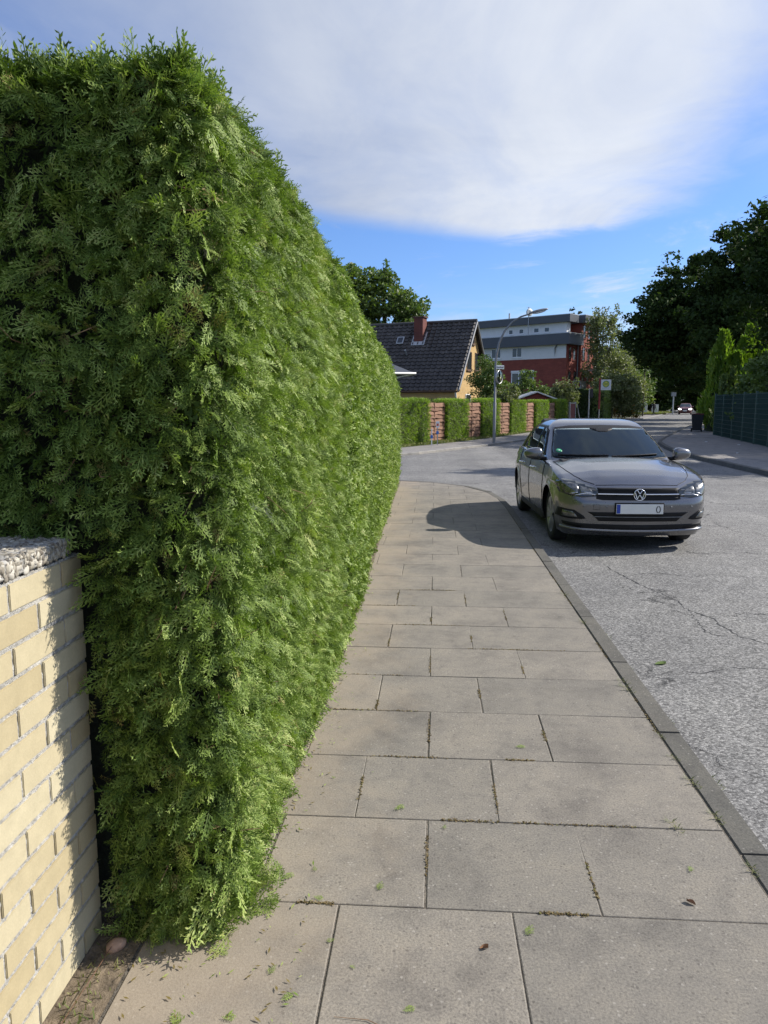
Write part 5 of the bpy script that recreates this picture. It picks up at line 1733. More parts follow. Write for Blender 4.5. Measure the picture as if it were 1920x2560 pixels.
# chimney with zinc flashing
cx_, cy_ = 3.05, -2.15
chb = [[(cx_ - .28, cy_ - .3, 4.6), (cx_ + .28, cy_ - .3, 4.6), (cx_ + .28, cy_ - .3, 6.52), (cx_ - .28, cy_ - .3, 6.52)],
       [(cx_ + .28, cy_ + .3, 4.6), (cx_ - .28, cy_ + .3, 4.6), (cx_ - .28, cy_ + .3, 6.52), (cx_ + .28, cy_ + .3, 6.52)],
       [(cx_ + .28, cy_ - .3, 4.6), (cx_ + .28, cy_ + .3, 4.6), (cx_ + .28, cy_ + .3, 6.52), (cx_ + .28, cy_ - .3, 6.52)],
       [(cx_ - .28, cy_ + .3, 4.6), (cx_ - .28, cy_ - .3, 4.6), (cx_ - .28, cy_ - .3, 6.52), (cx_ - .28, cy_ + .3, 6.52)],
       [(cx_ - .28, cy_ - .3, 6.52), (cx_ + .28, cy_ - .3, 6.52), (cx_ + .28, cy_ + .3, 6.52), (cx_ - .28, cy_ + .3, 6.52)]]
chm = uvbox('chimney', chb, M['chimney'], roof)
mb = MB(); mb.bbox((cx_ - .36, cy_ - .34, 6.52), (cx_ + .36, cy_ + .34, 6.59), .01); mb.build('chimney_cap', M['chimney'], roof)
slp = Vector((0, -HSPAN, RZ - EZ)).normalized(); nr = Vector((0, RZ - EZ, HSPAN)).normalized()
def on_roof(x, s_, up=0.0): return Vector((x, 0, EZ)) + slp * s_ + nr * (.11 + up)
def roof_box(name, xa, xb, sa, sb, th, mat, up=0.0):
    Mx = Matrix(((1, 0, 0, 0), (0, slp.y, nr.y, 0), (0, slp.z, nr.z, EZ), (0, 0, 0, 1)))
    return MB().bbox((xa, sa, .08 + up), (xb, sb, .08 + up + th), .008, 0, Mx).build(name, mat, roof)
st = (cy_ / -HSPAN) * Vector((0, HSPAN, RZ - EZ)).length
roof_box('flashing', cx_ - .42, cx_ + .42, st - .62, st + .32, .035, M['zinc'])
roof_box('skylight', 4.0, 4.45, st - .50, st + .02, .09, M['zinc'])
roof_box('skylight_pane', 4.06, 4.39, st - .44, st - .04, .10, M['window_glass'])
MB().tube([on_roof(3.55, 2.35, -.05), on_roof(3.55, 2.35, .25) + Vector((0, 0, .1))], .05, 8).build('vent_pipe', M['zinc'], roof)
# flat porch roof with white gutter left of the house
porch = thing('porch', 'grey roofed porch with a white gutter peeping out beside the big hedge', 'porch', (-2.95, 36.5, .12), R(12))
Mx = Matrix.Rotation(R(0), 4, 'Y')
rfp = MB()
rfp.add([(-2.2, -.2, 2.92), (1.9, -.2, 2.92), (1.9, 2.6, 2.92), (-2.2, 2.6, 2.92), (-2.2, 1.2, 3.62), (.5, 1.2, 3.62), (-2.2, -.2, 2.84), (1.9, -.2, 2.84), (1.9, 2.6, 2.84), (-2.2, 2.6, 2.84)],
        [(0, 1, 5, 4), (1, 2, 5), (2, 3, 4, 5), (3, 0, 4), (0, 6, 7, 1), (1, 7, 8, 2), (2, 8, 9, 3), (3, 9, 6, 0), (6, 9, 8, 7)])
rp = rfp.build('roof', M['anthracite'], porch, fix=True)
MB().tube([(-2.2, -.27, 2.88), (1.98, -.27, 2.88), (1.98, 2.6, 2.88)], .055, 8).build('gutter', M['white_paint'], porch)
MB().tube([(1.8, -.24, 2.86), (.75, .4, 2.6), (.65, .45, 0)], .045, 8).build('downpipe', M['white_paint'], porch)
MB().bbox((-2.0, .5, 0), (.55, 2.2, 3.0), .02).build('wall', M['housegrey'], porch)

# ------------------------------------------------------------------ red and white apartment block
TB = R(38)
bl = thing('apartment_building', 'red brick apartment block with white upper walls and dark grey roof bands', 'building', (14.31, 85.0, 0), math.pi - TB)
# local x: along the pale front to the left; local y negative: along the red right side
BL, RS = 15.0, 2.7
def rect(x0, y0, x1, y1, z0, z1): return [(x0, y0, z0), (x1, y1, z0), (x1, y1, z1), (x0, y0, z1)]
uvbox('red_wall', [rect(BL, 0, 0, 0, 0, 6.5), rect(0, 0, 0, -6.8, 0, 6.5), rect(0, 0, 0, -6.8, 6.5, 7.95), rect(BL, -6.8, BL, 0, 0, 6.5), rect(0, -6.8, BL, -6.8, 0, 8)], M['redbrick'], bl)
wv_ = MB()
wv_.box((0.02, -.35, 6.5), (BL, .015, 7.95))
wv_.build('white_wall', M['white'], bl)
wv_ = MB(); wv_.box((0.9 - .85, -.35 - .5, 9.0), (BL, -.02, 10.35)); wv_.build('white_wall', M['white'], bl)
b1 = MB(); b1.box((-.62, -2.75, 7.95), (BL + .3, .62, 9.12)); b1.build('roof_band', M['anthracite'], bl)
b1 = MB(); b1.box((-.58, -1.5, 10.35), (BL + .5, .50, 11.1)); b1.box((1.2, -6.9, 10.35), (BL, -1.5, 11.05)); b1.build('roof_band', M['anthracite'], bl)
b1 = MB(); b1.box((-.64, -2.77, 9.12), (BL + .32, .64, 9.2)); b1.box((-.60, -1.52, 11.1), (BL + .52, .52, 11.17)); b1.build('parapet_trim', M['zinc'], bl)
# projecting red part on the right with its own roof
uvbox('red_wing', [rect(-.35, -RS, -.35, -RS - 4.2, 0, 10.4), rect(.9, -RS, -.35, -RS, 0, 10.4), rect(-.35, -RS - 4.2, 3, -RS - 4.2, 0, 10.4), rect(.9, -.86, .9, -RS, 9.0, 10.4)], M['redbrick'], bl)
b1 = MB(); b1.box((-.95, -RS - 4.8, 10.4), (3, -RS + .35, 11.2)); b1.build('roof_band', M['anthracite'], bl)
b1 = MB(); b1.box((-.97, -RS - 4.82, 11.2), (3, -RS + .37, 11.27)); b1.build('parapet_trim', M['zinc'], bl)
F = lambda x, z, w_, h_, nl=1, sh=0: window(bl, (x + w_, .018, z), (-1, 0, 0), (0, 1, 0), w_, h_, nl, 'white_paint', fr=.09, shutter=sh)
F(8.45, 6.75, 1.35, 1.15, 2); F(5.6, 6.75, 1.35, 1.15, 2)
window(bl, (6.97, .003, 3.45), (-1, 0, 0), (0, 1, 0), 3.0, 1.62, 3, 'white_paint', fr=.12, shutter=.20)
for (x, w_) in ((6.87, .62), (5.45, .66), (3.46, .72), (2.15, .68)):
    window(bl, (x + w_, -.018, 9.38), (-1, 0, 0), (0, 1, 0), w_, .58, 1, 'white_paint', fr=.08)
S_ = lambda y, z, w_, h_, x=-.003, sh=0: window(bl, (x, y, z), (0, -1, 0), (-1, 0, 0), w_, h_, 1, 'shed_red', fr=.06, shutter=sh)
for y in (-.5, -1.5): S_(y, 6.3, .62, 1.4)
for y in (-.5, -1.75): S_(y, 3.75, .7, 1.35, sh=.16)
for z in (8.75, 6.3, 3.7):
    for y in (-RS - .35, -RS - 1.5): S_(y, z, .62, 1.45, -.353)
mb = MB(); mb.tube([(1.1, .10, 7.95), (1.35, .10, 7.6), (1.35, .10, 6.6)], .07, 8); mb.build('downpipe', M['grey_metal'], bl)
mb = MB(); mb.tube([(-.12, -RS + .25, 7.95), (-.12, -RS + .25, 0)], .07, 8); mb.build('downpipe', M['grey_metal'], bl)
mb = MB(); mb.tube([(7.8, -.6, 11.1), (7.8, -.6, 11.9)], .1, 8); mb.build('flue', M['zinc'], bl)
# balconies on the right side
def balcony(y, z):
    mb_ = MB()
    mb_.box((-1.5, y - 1.5, z), (-.36, y, z + .14))
    bal = mb_.build('balcony', M['white_paint'], bl)
    r_ = MB()
    for (xa, ya, xb, yb) in ((-1.48, y, -1.48, y - 1.5), (-1.48, y, -.4, y), (-1.48, y - 1.5, -.4, y - 1.5)):
        for zz_ in (z + .2, z + 1.0): r_.tube([(xa, ya, zz_), (xb, yb, zz_)], .035, 6)
        r_.tube([(xa, ya, z + .2), (xb, yb, z + 1.0)], .025, 6); r_.tube([(xa, ya, z + 1.0), (xb, yb, z + .2)], .025, 6)
    r_.box((-1.46, y - 1.48, z + .22), (-1.44, y - .02, z + .98))
    r_.build('railing', M['galv'], bal)
balcony(-RS - .9, 5.1); balcony(-.7, 2.95)
dish = thing('satellite_dish', 'round satellite dish on a mast above the apartment block roof', 'satellite dish', (10.4, 87.4, 9.2), R(25))
MB().tube([(0, 0, 0), (0, 0, 3.05)], .05, 8).build('mast', M['galv'], dish)
MB().lathe([(.02, 0), (0.0, .2), (-.05, .42), (-.06, .43), (-.03, .2), (.0, .02)], 'y', (0, -.1, 2.45), 28).build('dish', M['cabinet'], dish)
MB().tube([(0, -.1, 2.2), (0, -.55, 2.3), (0, -.5, 2.42)], .02, 6).build('feed_arm', M['galv'], dish)
MB().tube([(-.3, 0, 3.0), (.3, 0, 3.0)], .015, 6).build('antenna', M['galv'], dish)

# small red shed
shed = thing('garden_shed', 'small dark red garden shed with a white gable edge behind the fence', 'shed', (6.6, 50.0, 0), R(8))
MB().prism([(-1.3, 0), (1.3, 0), (1.3, 1.75), (0, 2.22), (-1.3, 1.75)], 0, 2, 0, Matrix(((1, 0, 0, 0), (0, 0, 1, 0), (0, 1, 0, 0), (0, 0, 0, 1)))).build('wall', M['shed_red'], shed, fix=True)
mb = MB()
for sg in (-1, 1):
    mb.add([(0, -.15, 2.27), (sg * 1.6, -.15, 1.70), (sg * 1.6, 2.1, 1.70), (0, 2.1, 2.27), (0, -.15, 2.35), (sg * 1.6, -.15, 1.78), (sg * 1.6, 2.1, 1.78), (0, 2.1, 2.35)], [(0, 1, 2, 3), (4, 7, 6, 5), (0, 4, 5, 1), (1, 5, 6, 2), (2, 6, 7, 3), (3, 7, 4, 0)])
mb.build('roof', M['white_paint'], shed, fix=True)

# gate beside the last hedge block
gate = thing('garden_gate', 'red brown metal garden gate after the last hedge block', 'gate', (8.75, 50.0, 0), rzb)
MB().bbox((.05, -.02, .1), (1.15, .02, 1.55), .006).build('gate_leaf', M['shed_red'], gate)
for x in (-.03, 1.2): MB().bbox((x, -.05, 0), (x + .08, .05, 1.65), .006).build('gate_post', M['galv'], gate)
MB().bbox((.05, -.03, 1.55), (1.15, .03, 1.6), .004).build('top_rail', M['galv'], gate)
MB().tube([(1.3, -.1, 1.5), (1.75, -.3, .0)], .03, 6).build('strut', M['galv'], gate)

# ================================================================== TREES AND SHRUBS
def leaf_cloud(centres, radii, n, size, flat=.55, tl=.0, th=.9, elong=1.7, up=0.25):
    """leaf-sized quads gathered in clumps"""
    k = rng.integers(0, len(centres), n)
    Cc = np.array(centres)[k]; Rr = np.array(radii)[k]
    d = unit(rng.normal(0, 1, (n, 3))) * (rng.random(n) ** .45)[:, None] * Rr[:, None]
    d[:, 2] *= flat
    P = Cc + d
    a = unit(rng.normal(0, 1, (n, 3)) + np.array([0, 0, -.25]))
    nn = unit(rng.normal(0, .8, (n, 3)) + np.array([0, 0, up * 2]))
    b = unit(np.cross(nn, a))
    a = np.cross(b, nn)
    L = size * rng.uniform(.6, 1.35, n)
    W_ = L / elong
    Q = np.stack([P - a * L[:, None] * .5, P + b * W_[:, None] * .5, P + a * L[:, None] * .5, P - b * W_[:, None] * .5], 1)
    tc_ = rng.uniform(tl, th, len(centres))[k]
    return Q, np.clip(tc_ * .6 + rng.uniform(tl, th, n) * .4, 0, 1)


def blob_centres(blobs, n, rmin, rmax, shell=.55):
    """clump centres in ellipsoids (cx,cy,cz,rx,ry,rz), more of them towards the outside"""
    vol = np.array([b[3] * b[4] * b[5] for b in blobs]) ** .8
    k = rng.choice(len(blobs), n, p=vol / vol.sum())
    B = np.array(blobs)[k]
    d = unit(rng.normal(0, 1, (n, 3))) * (shell + (1 - shell) * rng.random(n))[:, None] ** 1.0
    return B[:, :3] + d * B[:, 3:], rng.uniform(rmin, rmax, n)


def tree(name, label, loc, blobs, nclump, nleaf, size, mat, trunk_r=.22, rc=(.5, 1.1), bark='bark', cat='tree', group=None, flat=.6, limbs=9, up=.25, elong=1.7, shell=.42, zmin=.02):
    r_ = thing(name, label, cat, loc, 0, group)
    cs, rs = blob_centres(blobs, nclump, *rc, shell=shell)
    q, t = leaf_cloud(cs, rs, nleaf, size, flat, up=up, elong=elong)
    ok_ = q[..., 2].min(1) > zmin; q = q[ok_]; t = t[ok_]
    quads_mesh('crown', q, t, M[mat], r_)
    top = max(b[2] + b[5] * .6 for b in blobs)
    mb_ = MB()
    bend = rng.normal(0, .12, 2)
    tp = [(0, 0, -.1), (bend[0] * .5, bend[1] * .5, top * .25), (bend[0], bend[1], top * .5), (bend[0] * 1.5, bend[1] * 1.2, top * .8), (bend[0] * 2, bend[1], top)]
    mb_.tube(tp, [trunk_r * 1.2, trunk_r, trunk_r * .75, trunk_r * .4, trunk_r * .1], 9)
    for k in range(limbs):
        c = cs[rng.integers(0, len(cs))]
        h = max(.3, min(top * .85, c[2] * rng.uniform(.35, .7)))
        b0 = Vector((bend[0] * h / top * 2, bend[1] * h / top * 2, h)); c = Vector(c)
        m_ = b0.lerp(c, .5) + Vector((rng.normal(0, .15), rng.normal(0, .15), .25))
        mb_.tube([b0, m_, c], [trunk_r * .42, trunk_r * .26, trunk_r * .06], 6)
    mb_.build('trunk_core', M[bark], r_)
    return r_


# dark tall trees on the right
tree('broad_tree', 'huge dark tree at the right edge behind the green fence, the tallest in view', (18.6, 38, 0), [(0, 0, 6.5, 4.2, 4.6, 5.2), (-1.2, 1.0, 9.5, 3.0, 3.4, 3.0), (1.0, -2, 9.5, 4.2, 3.6, 3.9), (3.2, -1.0, 5, 4.2, 3.8, 4.5)], 620, 44000, .27, 'leaf_dark', .38, (.45, 1.0), flat=.6)
tree('broad_tree', 'tall dark tree with yellowing tips standing left of the huge dark tree', (22.6, 53, 0), [(0, 0, 7.0, 4.3, 4.2, 5.2), (-2.6, 0, 9.9, 3.2, 3, 3.0), (-1.0, 1, 11.8, 3.0, 2.6, 2.4), (-3.2, -1, 5.6, 3.0, 3, 3.6)], 540, 38000, .28, 'leaf_dark', .36, (.45, 1.0), zmin=2.2)
tree('broad_tree', 'dark tree reaching over the road, its left edge against the open sky', (24.6, 64, 0), [(-2.6, 0, 6.6, 5.0, 4.6, 4.9), (-5.8, -1.2, 8.2, 3.4, 3.2, 2.6), (-4.0, 0, 10.9, 3.4, 3.0, 2.8), (-6.6, -1.0, 6.0, 2.8, 2.6, 2.0)], 600, 40000, .32, 'leaf_dark', .4, (.5, 1.15), zmin=3.6)
tree('broad_tree', 'dark tree beside the far bend of the road, behind the waste bin', (27.5, 78, 0), [(0, 0, 5.2, 5.2, 5, 4.6), (-1, -1, 8.4, 4, 4, 3.2)], 420, 22000, .42, 'leaf_dark', .4, (.6, 1.4), zmin=2.6)
tree('broad_tree', 'dark tree behind the oncoming car, left of the far lamp post', (36.0, 128, 0), [(0, 0, 5.5, 7.5, 5, 5.2), (-2, 0, 9.5, 5, 4, 3.5)], 380, 13000, .6, 'leaf_dark', .5, (.9, 1.8))
tree('broad_tree', 'dark tree closing off the road to the right of the oncoming car', (47, 132, 0), [(0, 0, 5.5, 7.5, 5, 5.4), (1, 0, 10.5, 5.5, 4, 4)], 380, 13000, .6, 'leaf_dark', .5, (.9, 1.8))
tree('broad_tree', 'dark round tree behind the graffiti cabinets across the far road', (28.6, 120, 0), [(0, 0, 4.6, 4.8, 4, 4.6)], 240, 8000, .5, 'leaf_dark', .4, (.8, 1.5))
q, t = leaf_cloud(*blob_centres([(38 + 7 * k, 142 + 3 * k, 5.0, 8, 4, 6.5) for k in range(-3, 5)] + [(18 + 5 * k, 134 + 1.2 * k, 1.6, 4.0, 2.2, 2.4) for k in range(0, 8)], 620, 1.0, 2.2, .1), 24000, .8)
q = q[q[..., 2].min(1) > 0]; t = t[:len(q)]
o_ = quads_mesh('far_wood', q, t, M['leaf_dark'])
tag(o_, 'dark far wood closing the view at the end of the road', 'wood', kind='stuff')
# trees out of the frame on the right whose shade falls on the junction
tree('broad_tree', 'dark tree just past the right edge of the photo, shading the road junction', (18.5, 23.6, 0), [(0, 0, 7.5, 4.2, 1.5, 5.0), (0.6, .4, 11.0, 3.2, 1.1, 2.6)], 430, 17000, .32, 'leaf_dark', .35, (.5, 1.0), shell=.2)
tree('broad_tree', 'second dark tree past the right edge of the photo behind the fence', (16.8, 29.0, 0), [(0, 0, 4.8, 3.2, 3.4, 3.8), (.6, .6, 7.8, 2.6, 2.6, 2.2)], 380, 14000, .30, 'leaf_dark', .35, (.5, 1.0))

# behind the yellow house
tree('broad_tree', 'leafy green tree behind the dark roof, left of the chimney', (-4.3, 66, 0), [(0, 0, 9.0, 2.6, 3, 4.4), (1.9, -.5, 7.8, 1.9, 2.4, 3.6), (-1.8, 0, 10, 2.2, 2.5, 2.8), (-.3, 0, 12.3, 1.3, 1.3, 1.4)], 330, 11000, .34, 'leaf_mid', .3, (.4, .85))
tree('broad_tree', 'leafy green tree rising directly behind the edge of the big hedge', (-8.6, 64, 0), [(0, 0, 8.6, 3.2, 3, 4.6), (1, 0, 11.4, 1.9, 2, 1.8)], 300, 10000, .34, 'leaf_mid', .3, (.45, .95))
# birch and greens right of the apartment block
tree('birch_tree', 'airy grey green birch to the right of the apartment block', (18.4, 86, 0), [(0, 0, 8.6, 1.9, 2.0, 3.4), (.6, 0, 5.2, 2.6, 2.6, 3.0), (1.4, 0, 10.2, .9, .9, 1.9), (-.8, 0, 10.4, .8, .8, 1.4)], 340, 10500, .26, 'leaf_birch', .16, (.3, .65), 'birch_bark', flat=1.25, limbs=22, up=0)
tree('birch_tree', 'lower drooping birch beside the road, right of the tall airy birch', (22.0, 92, 0), [(0, 0, 5.0, 2.6, 2.6, 3.2), (.8, 0, 3.2, 2.8, 2.4, 2.4)], 200, 6000, .30, 'leaf_birch', .16, (.4, .8), 'birch_bark', flat=1.2, limbs=12, up=0)
tree('broad_tree', 'dark green tree behind the birch, under the open sky', (21.5, 101, 0), [(0, 0, 4.6, 4.6, 4, 4.6), (3, 1, 4.0, 4.2, 4, 4.2)], 280, 9000, .42, 'leaf_mid', .3, (.6, 1.2))
tree('broad_tree', 'leafy low tree in front of the birch, over the clipped hedge', (17.6, 77, 0), [(0, 0, 2.9, 1.9, 1.9, 2.2), (1.6, 0, 2.5, 1.6, 1.6, 1.8)], 190, 6500, .24, 'leaf_birch', .12, (.35, .7))
tree('young_conifer', 'two little conifer tips showing above the apartment block roof', (17.1, 98, 0), [(0, 0, 11.8, .35, .35, 1.6), (.9, 0, 12.0, .35, .35, 1.6), (.4, 0, 6, .6, .6, 5)], 90, 2000, .3, 'leaf_dark', .12, (.2, .4), cat='tree', limbs=0)
# shrubs in the gardens
tree('garden_bush', 'dark green rounded bush hiding the corner of the yellow house', (2.75, 41.2, 0), [(0, 0, 2.7, 1.0, .9, 1.45), (.55, 0, 2.0, 1.1, .9, 1.3)], 150, 8500, .12, 'leaf_mid', .07, (.2, .45), cat='bush')
tree('garden_bush', 'loose light green shrub behind the street lamp, right of the dark bush', (3.55, 39.8, 0), [(0, 0, 1.6, .75, .6, .75), (.5, .3, 1.9, .35, .3, .8), (-.9, 0, 1.4, .6, .5, .55)], 90, 3200, .13, 'leaf_birch', .04, (.15, .3), cat='bush', flat=1.1, limbs=14)
tree('garden_bush', 'yellowish leafy shrub in front of the red wall and its white window', (6.1, 52.0, 0), [(0, 0, 2.4, 1.05, .8, 1.0), (.2, 0, 3.5, .45, .4, .75), (.95, 0, 2.3, .6, .5, .7)], 100, 3400, .17, 'leaf_light', .05, (.2, .42), cat='bush', limbs=14)
tree('garden_bush', 'tall pale stalks of shrub between the shed and the dark hedge', (8.7, 54.0, 0), [(0, 0, 2.0, .9, .6, 1.2), (.8, 0, 2.2, .8, .6, 1.1)], 80, 2600, .17, 'leaf_birch', .04, (.15, .35), cat='bush', flat=1.6, limbs=14)
tree('garden_bush', 'thin leafy growth looking over the first fence panel', (.4, 35.2, 0), [(0, 0, 1.35, 1.1, .5, .55)], 50, 1800, .11, 'leaf_mid', .03, (.12, .25), cat='bush')
# dark hedge and bright hedge along the far pavement
dh = thing('dark_hedge', 'tall dark green hedge behind the bus stop sign', 'hedge', (9.1, 54.0, 0), math.atan2(9.0, 3.6))
q, t = block_quads(10.5, 1.6, 2.55, 6500, .24, 0, .55, zb=.1); quads_mesh('foliage', q, t * .75, M['leaf_dark'], dh)
MB().box((.12, .12, 0), (10.38, 1.48, 2.42)).build('shade_core', M['core'], dh)
bh = thing('light_hedge', 'sunlit light green hedge right of the bus stop sign', 'hedge', (15.6, 71.0, 0), math.atan2(8, 2.6))
q, t = block_quads(7.5, 2.2, 2.7, 4200, .3, .2, .9, zb=.1); quads_mesh('foliage', q, t, M['leaf_light'], bh)
MB().box((.15, .15, 0), (7.3, 2.05, 2.5)).build('shade_core', M['core'], bh)
tree('flowering_shrub', 'shrub with orange and white flowers beside the far pavement', (19.3, 79.5, 0), [(0, 0, .9, 1.5, 1.0, .9), (1.2, 0, .8, .9, .8, .8)], 110, 3600, .15, 'flower', .05, (.2, .45), cat='shrub')
tree('garden_bush', 'dark bush behind the flowering shrub, before the walking person', (21.7, 86.0, 0), [(0, 0, 1.5, 1.3, 1.2, 1.5)], 100, 3200, .22, 'leaf_dark', .06, (.3, .6), cat='bush')
# bushes and conifers behind the green fence
tree('garden_bush', 'wide dark bush bulging over the green mesh fence at the right edge', (14.6, 33.6, 0), [(0, 0, 1.9, 1.75, 2.4, 1.85), (.9, -2.6, 1.6, 1.5, 2.0, 1.5), (.8, .8, 2.6, 1.3, 1.6, 1.2)], 330, 15000, .15, 'leaf_mid', .08, (.25, .5), cat='bush', shell=.6)


def plume_conifer(name, label, loc, plumes, n, mat):
    r_ = thing(name, label, 'conifer', loc)
    Qs_, Ts_ = [], []
    for (px, py, h, rad) in plumes:
        m_ = int(n * h * rad)
        u = rng.random(m_); z = .15 + (h - .15) * u
        rr = rad * np.clip(1.06 - u, .03, 1) ** .6 * np.clip(.55 + u * 1.6, 0, 1) * (.75 + .35 * rng.random(m_)) * (1 + .18 * np.sin(z * 2.3 + px * 5))
        a = rng.uniform(0, 6.283, m_)
        rib = 1 + .16 * np.sin(a * 5 + z * .8)
        P = np.stack([px + rr * rib * np.cos(a), py + rr * rib * np.sin(a), z], 1)
        N = np.stack([np.cos(a), np.sin(a), np.zeros(m_)], 1)
        d = unit(N * .35 + np.array([0, 0, 1.]) + rng.normal(0, .34, (m_, 3)))
        s_ = unit(np.cross(d, N + rng.normal(0, .5, (m_, 3))))
        L = rng.uniform(.18, .40, m_)[:, None]; W_ = rng.uniform(.03, .06, m_)[:, None]
        Qs_.append(np.stack([P - d * L * .4, P + s_ * W_, P + d * L * .6, P - s_ * W_], 1))
        Ts_.append(np.clip(rng.normal(.5, .2, m_) + .2 * np.sin(a * 5 + z * .8), 0, 1))
    quads_mesh('crown', np.concatenate(Qs_), np.concatenate(Ts_), M[mat], r_)
    mb_ = MB()
    for (px, py, h, rad) in plumes:
        mb_.tube([(px, py, 0), (px, py, h * .4), (px, py, h * .9)], [rad * .62, rad * .5, .03], 9)
    mb_.build('trunk_core', M['core_far'], r_)  # trunk widened into a dark core, crown shade painted in its colour
    return r_
plume_conifer('golden_conifer', 'bright yellow green conifer behind the waste bin, two pointed tips', (16.05, 43.2, 0), [(-.25, 0, 5.5, 1.05), (1.05, .3, 5.2, 1.05), (-.35, .5, 3.4, .8), (.4, -.6, 4.3, 1.0), (2.0, 0, 4.4, .95)], 900, 'thuja_bright')
plume_conifer('golden_conifer', 'pointed yellow green conifer further right, rising above the dark bush', (18.4, 46, 0), [(0, 0, 6.1, 1.05), (.7, .3, 5.0, .8), (-.7, 0, 4.6, .8)], 650, 'thuja_bright')
plume_conifer('dark_conifer', 'dark narrow conifer between the waste bin and the green fence', (15.0, 40.6, 0), [(0, 0, 3.0, .55), (.5, .2, 3.4, .5)], 480, 'leaf_mid')

# ================================================================== RIGHT-HAND STREET FURNITURE
def mesh_fence():
    p0 = Vector((10.9, 21.5, 0)); p1 = Vector((11.85, 27.6, 0)); p2 = Vector((13.7, 38.0, 0))
    f_ = thing('mesh_fence', 'dark green wire mesh fence with privacy strips along the right pavement', 'fence', p1)
    posts = [p0 - p1, (p0 - p1) * .5, Vector((0, 0, 0))] + [(p2 - p1) * k / 5 for k in (1, 2, 3, 4, 5)]
    H = 1.98
    for i, p in enumerate(posts):
        MB().bbox((-.04, -.04, 0), (.04, .04, H + .06), .006, 0, Matrix.Translation(p)).build('fence_post', M['green_metal'], f_)
    for a, b in zip(posts[:-1], posts[1:]):
        d = (b - a); L = d.length; d.normalize()
        Mx = Matrix.Translation(a) @ Matrix.Rotation(math.atan2(d.y, d.x), 4, 'Z')
        wires = MB()
        n_ = int(L / .10)
        for k in range(1, n_):
            wires.box((L * k / n_ - .006, -.012 + .022, .05), (L * k / n_ + .006, .022, H), 0, Mx)
        for k in range(11):
            z = .06 + (H - .1) * k / 10
            wires.box((.03, .0225, z - .006), (L - .03, .036, z + .006), 0, Mx)
        pn = wires.build('mesh_panel', M['green_metal'], f_)
        st_ = MB()
        for k in range(1, n_):
            st_.box((L * (k - 1) / n_ + .012, .0, .05), (L * k / n_ - .012, .006, H - .02), 0, Mx)
        st_.build('privacy_strips', M['green_strip'], pn)
mesh_fence()

wb = thing('waste_bin', 'black wheeled waste bin with red brown lid on the right pavement', 'bin', (14.25, 42.1, .035), R(-15))
v0 = [(-.22, -.24, .08), (.22, -.24, .08), (.22, .24, .08), (-.22, .24, .08)]; v1 = [(-.29, -.34, .92), (.29, -.34, .92), (.29, .32, .92), (-.29, .32, .92)]
MB().add(v0 + v1, [(0, 3, 2, 1), (0, 1, 5, 4), (1, 2, 6, 5), (2, 3, 7, 6), (3, 0, 4, 7), (4, 5, 6, 7)]).bbox((-.30, -.36, .87), (.30, .34, .93), .01).build('bin_body', M['bin_body'], wb)
mb = MB(); mb.bbox((-.31, -.38, .935), (.31, .36, .985), .02); mb.bbox((-.2, .33, .90), (.2, .42, .96), .02); mb.tube([(-.12, -.36, .98), (0, -.40, 1.02), (.12, -.36, .98)], .018, 6)
mb.build('bin_lid', M['bin_lid'], wb)
for sg in (-1, 1): MB().lathe([(sg * .22, 0), (sg * .22, .10), (sg * .29, .10), (sg * .29, 0)], 'x', (0, .24, .10), 18).build('wheel', M['tyre'], wb)

bs = thing('bus_stop_sign', 'bus stop sign on a red pole, white plate with a green H in a ring', 'sign', (11.5, 54.0, 0), R(-8))
MB().tube([(0, 0, 0), (0, 0, 1.15)], .035, 8).build('pole_foot', M['galv'], bs)
MB().bbox((-.07, -.03, 1.15), (.05, .03, 3.3), .01).build('pole', M['pole_red'], bs)
pl = MB().bbox((.06, -.02, 2.48), (.74, .02, 3.20), .006).build('sign_plate', M['sign_white'], bs)
rg = MB().lathe([(-.020, .225), (-.028, .225), (-.028, .18), (-.020, .18)], 'y', (.40, 0, 2.90), 36)
for x in (-.075, .075): rg.box((.40 + x - .024, -.028, 2.79), (.40 + x + .024, -.0195, 3.01))
rg.box((.325, -.0275, 2.878), (.475, -.0195, 2.922))
rg.build('letter_h', M['sign_green'], pl)
MB().lathe([(-.0215, .18), (-.0225, 0)], 'y', (.40, 0, 2.90), 30).build('sign_ring_face', M['sign_yellow'], pl)
mb = MB()
for k in range(7): mb.box((.16 + k * .068, -.0225, 2.60), (.16 + k * .068 + .045, -.0195, 2.64))
mb.build('stop_name', M['galv'], pl)
tp = thing('timetable_post', 'grey post with a small dark board, left of the bus stop sign', 'sign post', (9.25, 46.3, 0), R(-10))
MB().tube([(0, 0, 0), (0, 0, 2.45)], .04, 8).build('post', M['galv'], tp)
MB().bbox((.05, -.03, 1.92), (.22, .03, 2.42), .006).build('board', M['graffiti'], tp)

def far_lamp(label, loc, h, rz):
    r_ = thing('street_lamp', label, 'street lamp', loc, rz)
    MB().tube([(0, 0, 0), (0, 0, h * .8), (.1, 0, h * .92), (.4, 0, h), (.9, 0, h + .12)], [.10, .08, .07, .06, .05], 8).build('post', M['galv'], r_)
    MB().bbox((.75, -.1, h + .07), (1.5, .1, h + .2), .03).build('lamp_head', M['grey_metal'], r_)
    return r_
l_ = far_lamp('curved grey lamp post seen far behind the bus stop sign', (19.2, 90.5, 0), 5.0, R(160))
l_ = far_lamp('thin grey lamp post in front of the dark trees, left of the oncoming car', (33.6, 109.5, 0), 5.6, R(20))
MB().bbox((-.35, -.12, 2.5), (.35, .12, 3.2), .03).build('lamp_box', M['grey_metal'], l_)
tag(thing('dark_post', 'x', 'post', (24.6, 91.5, 0)), 'slim dark post beside the graffiti cabinet')
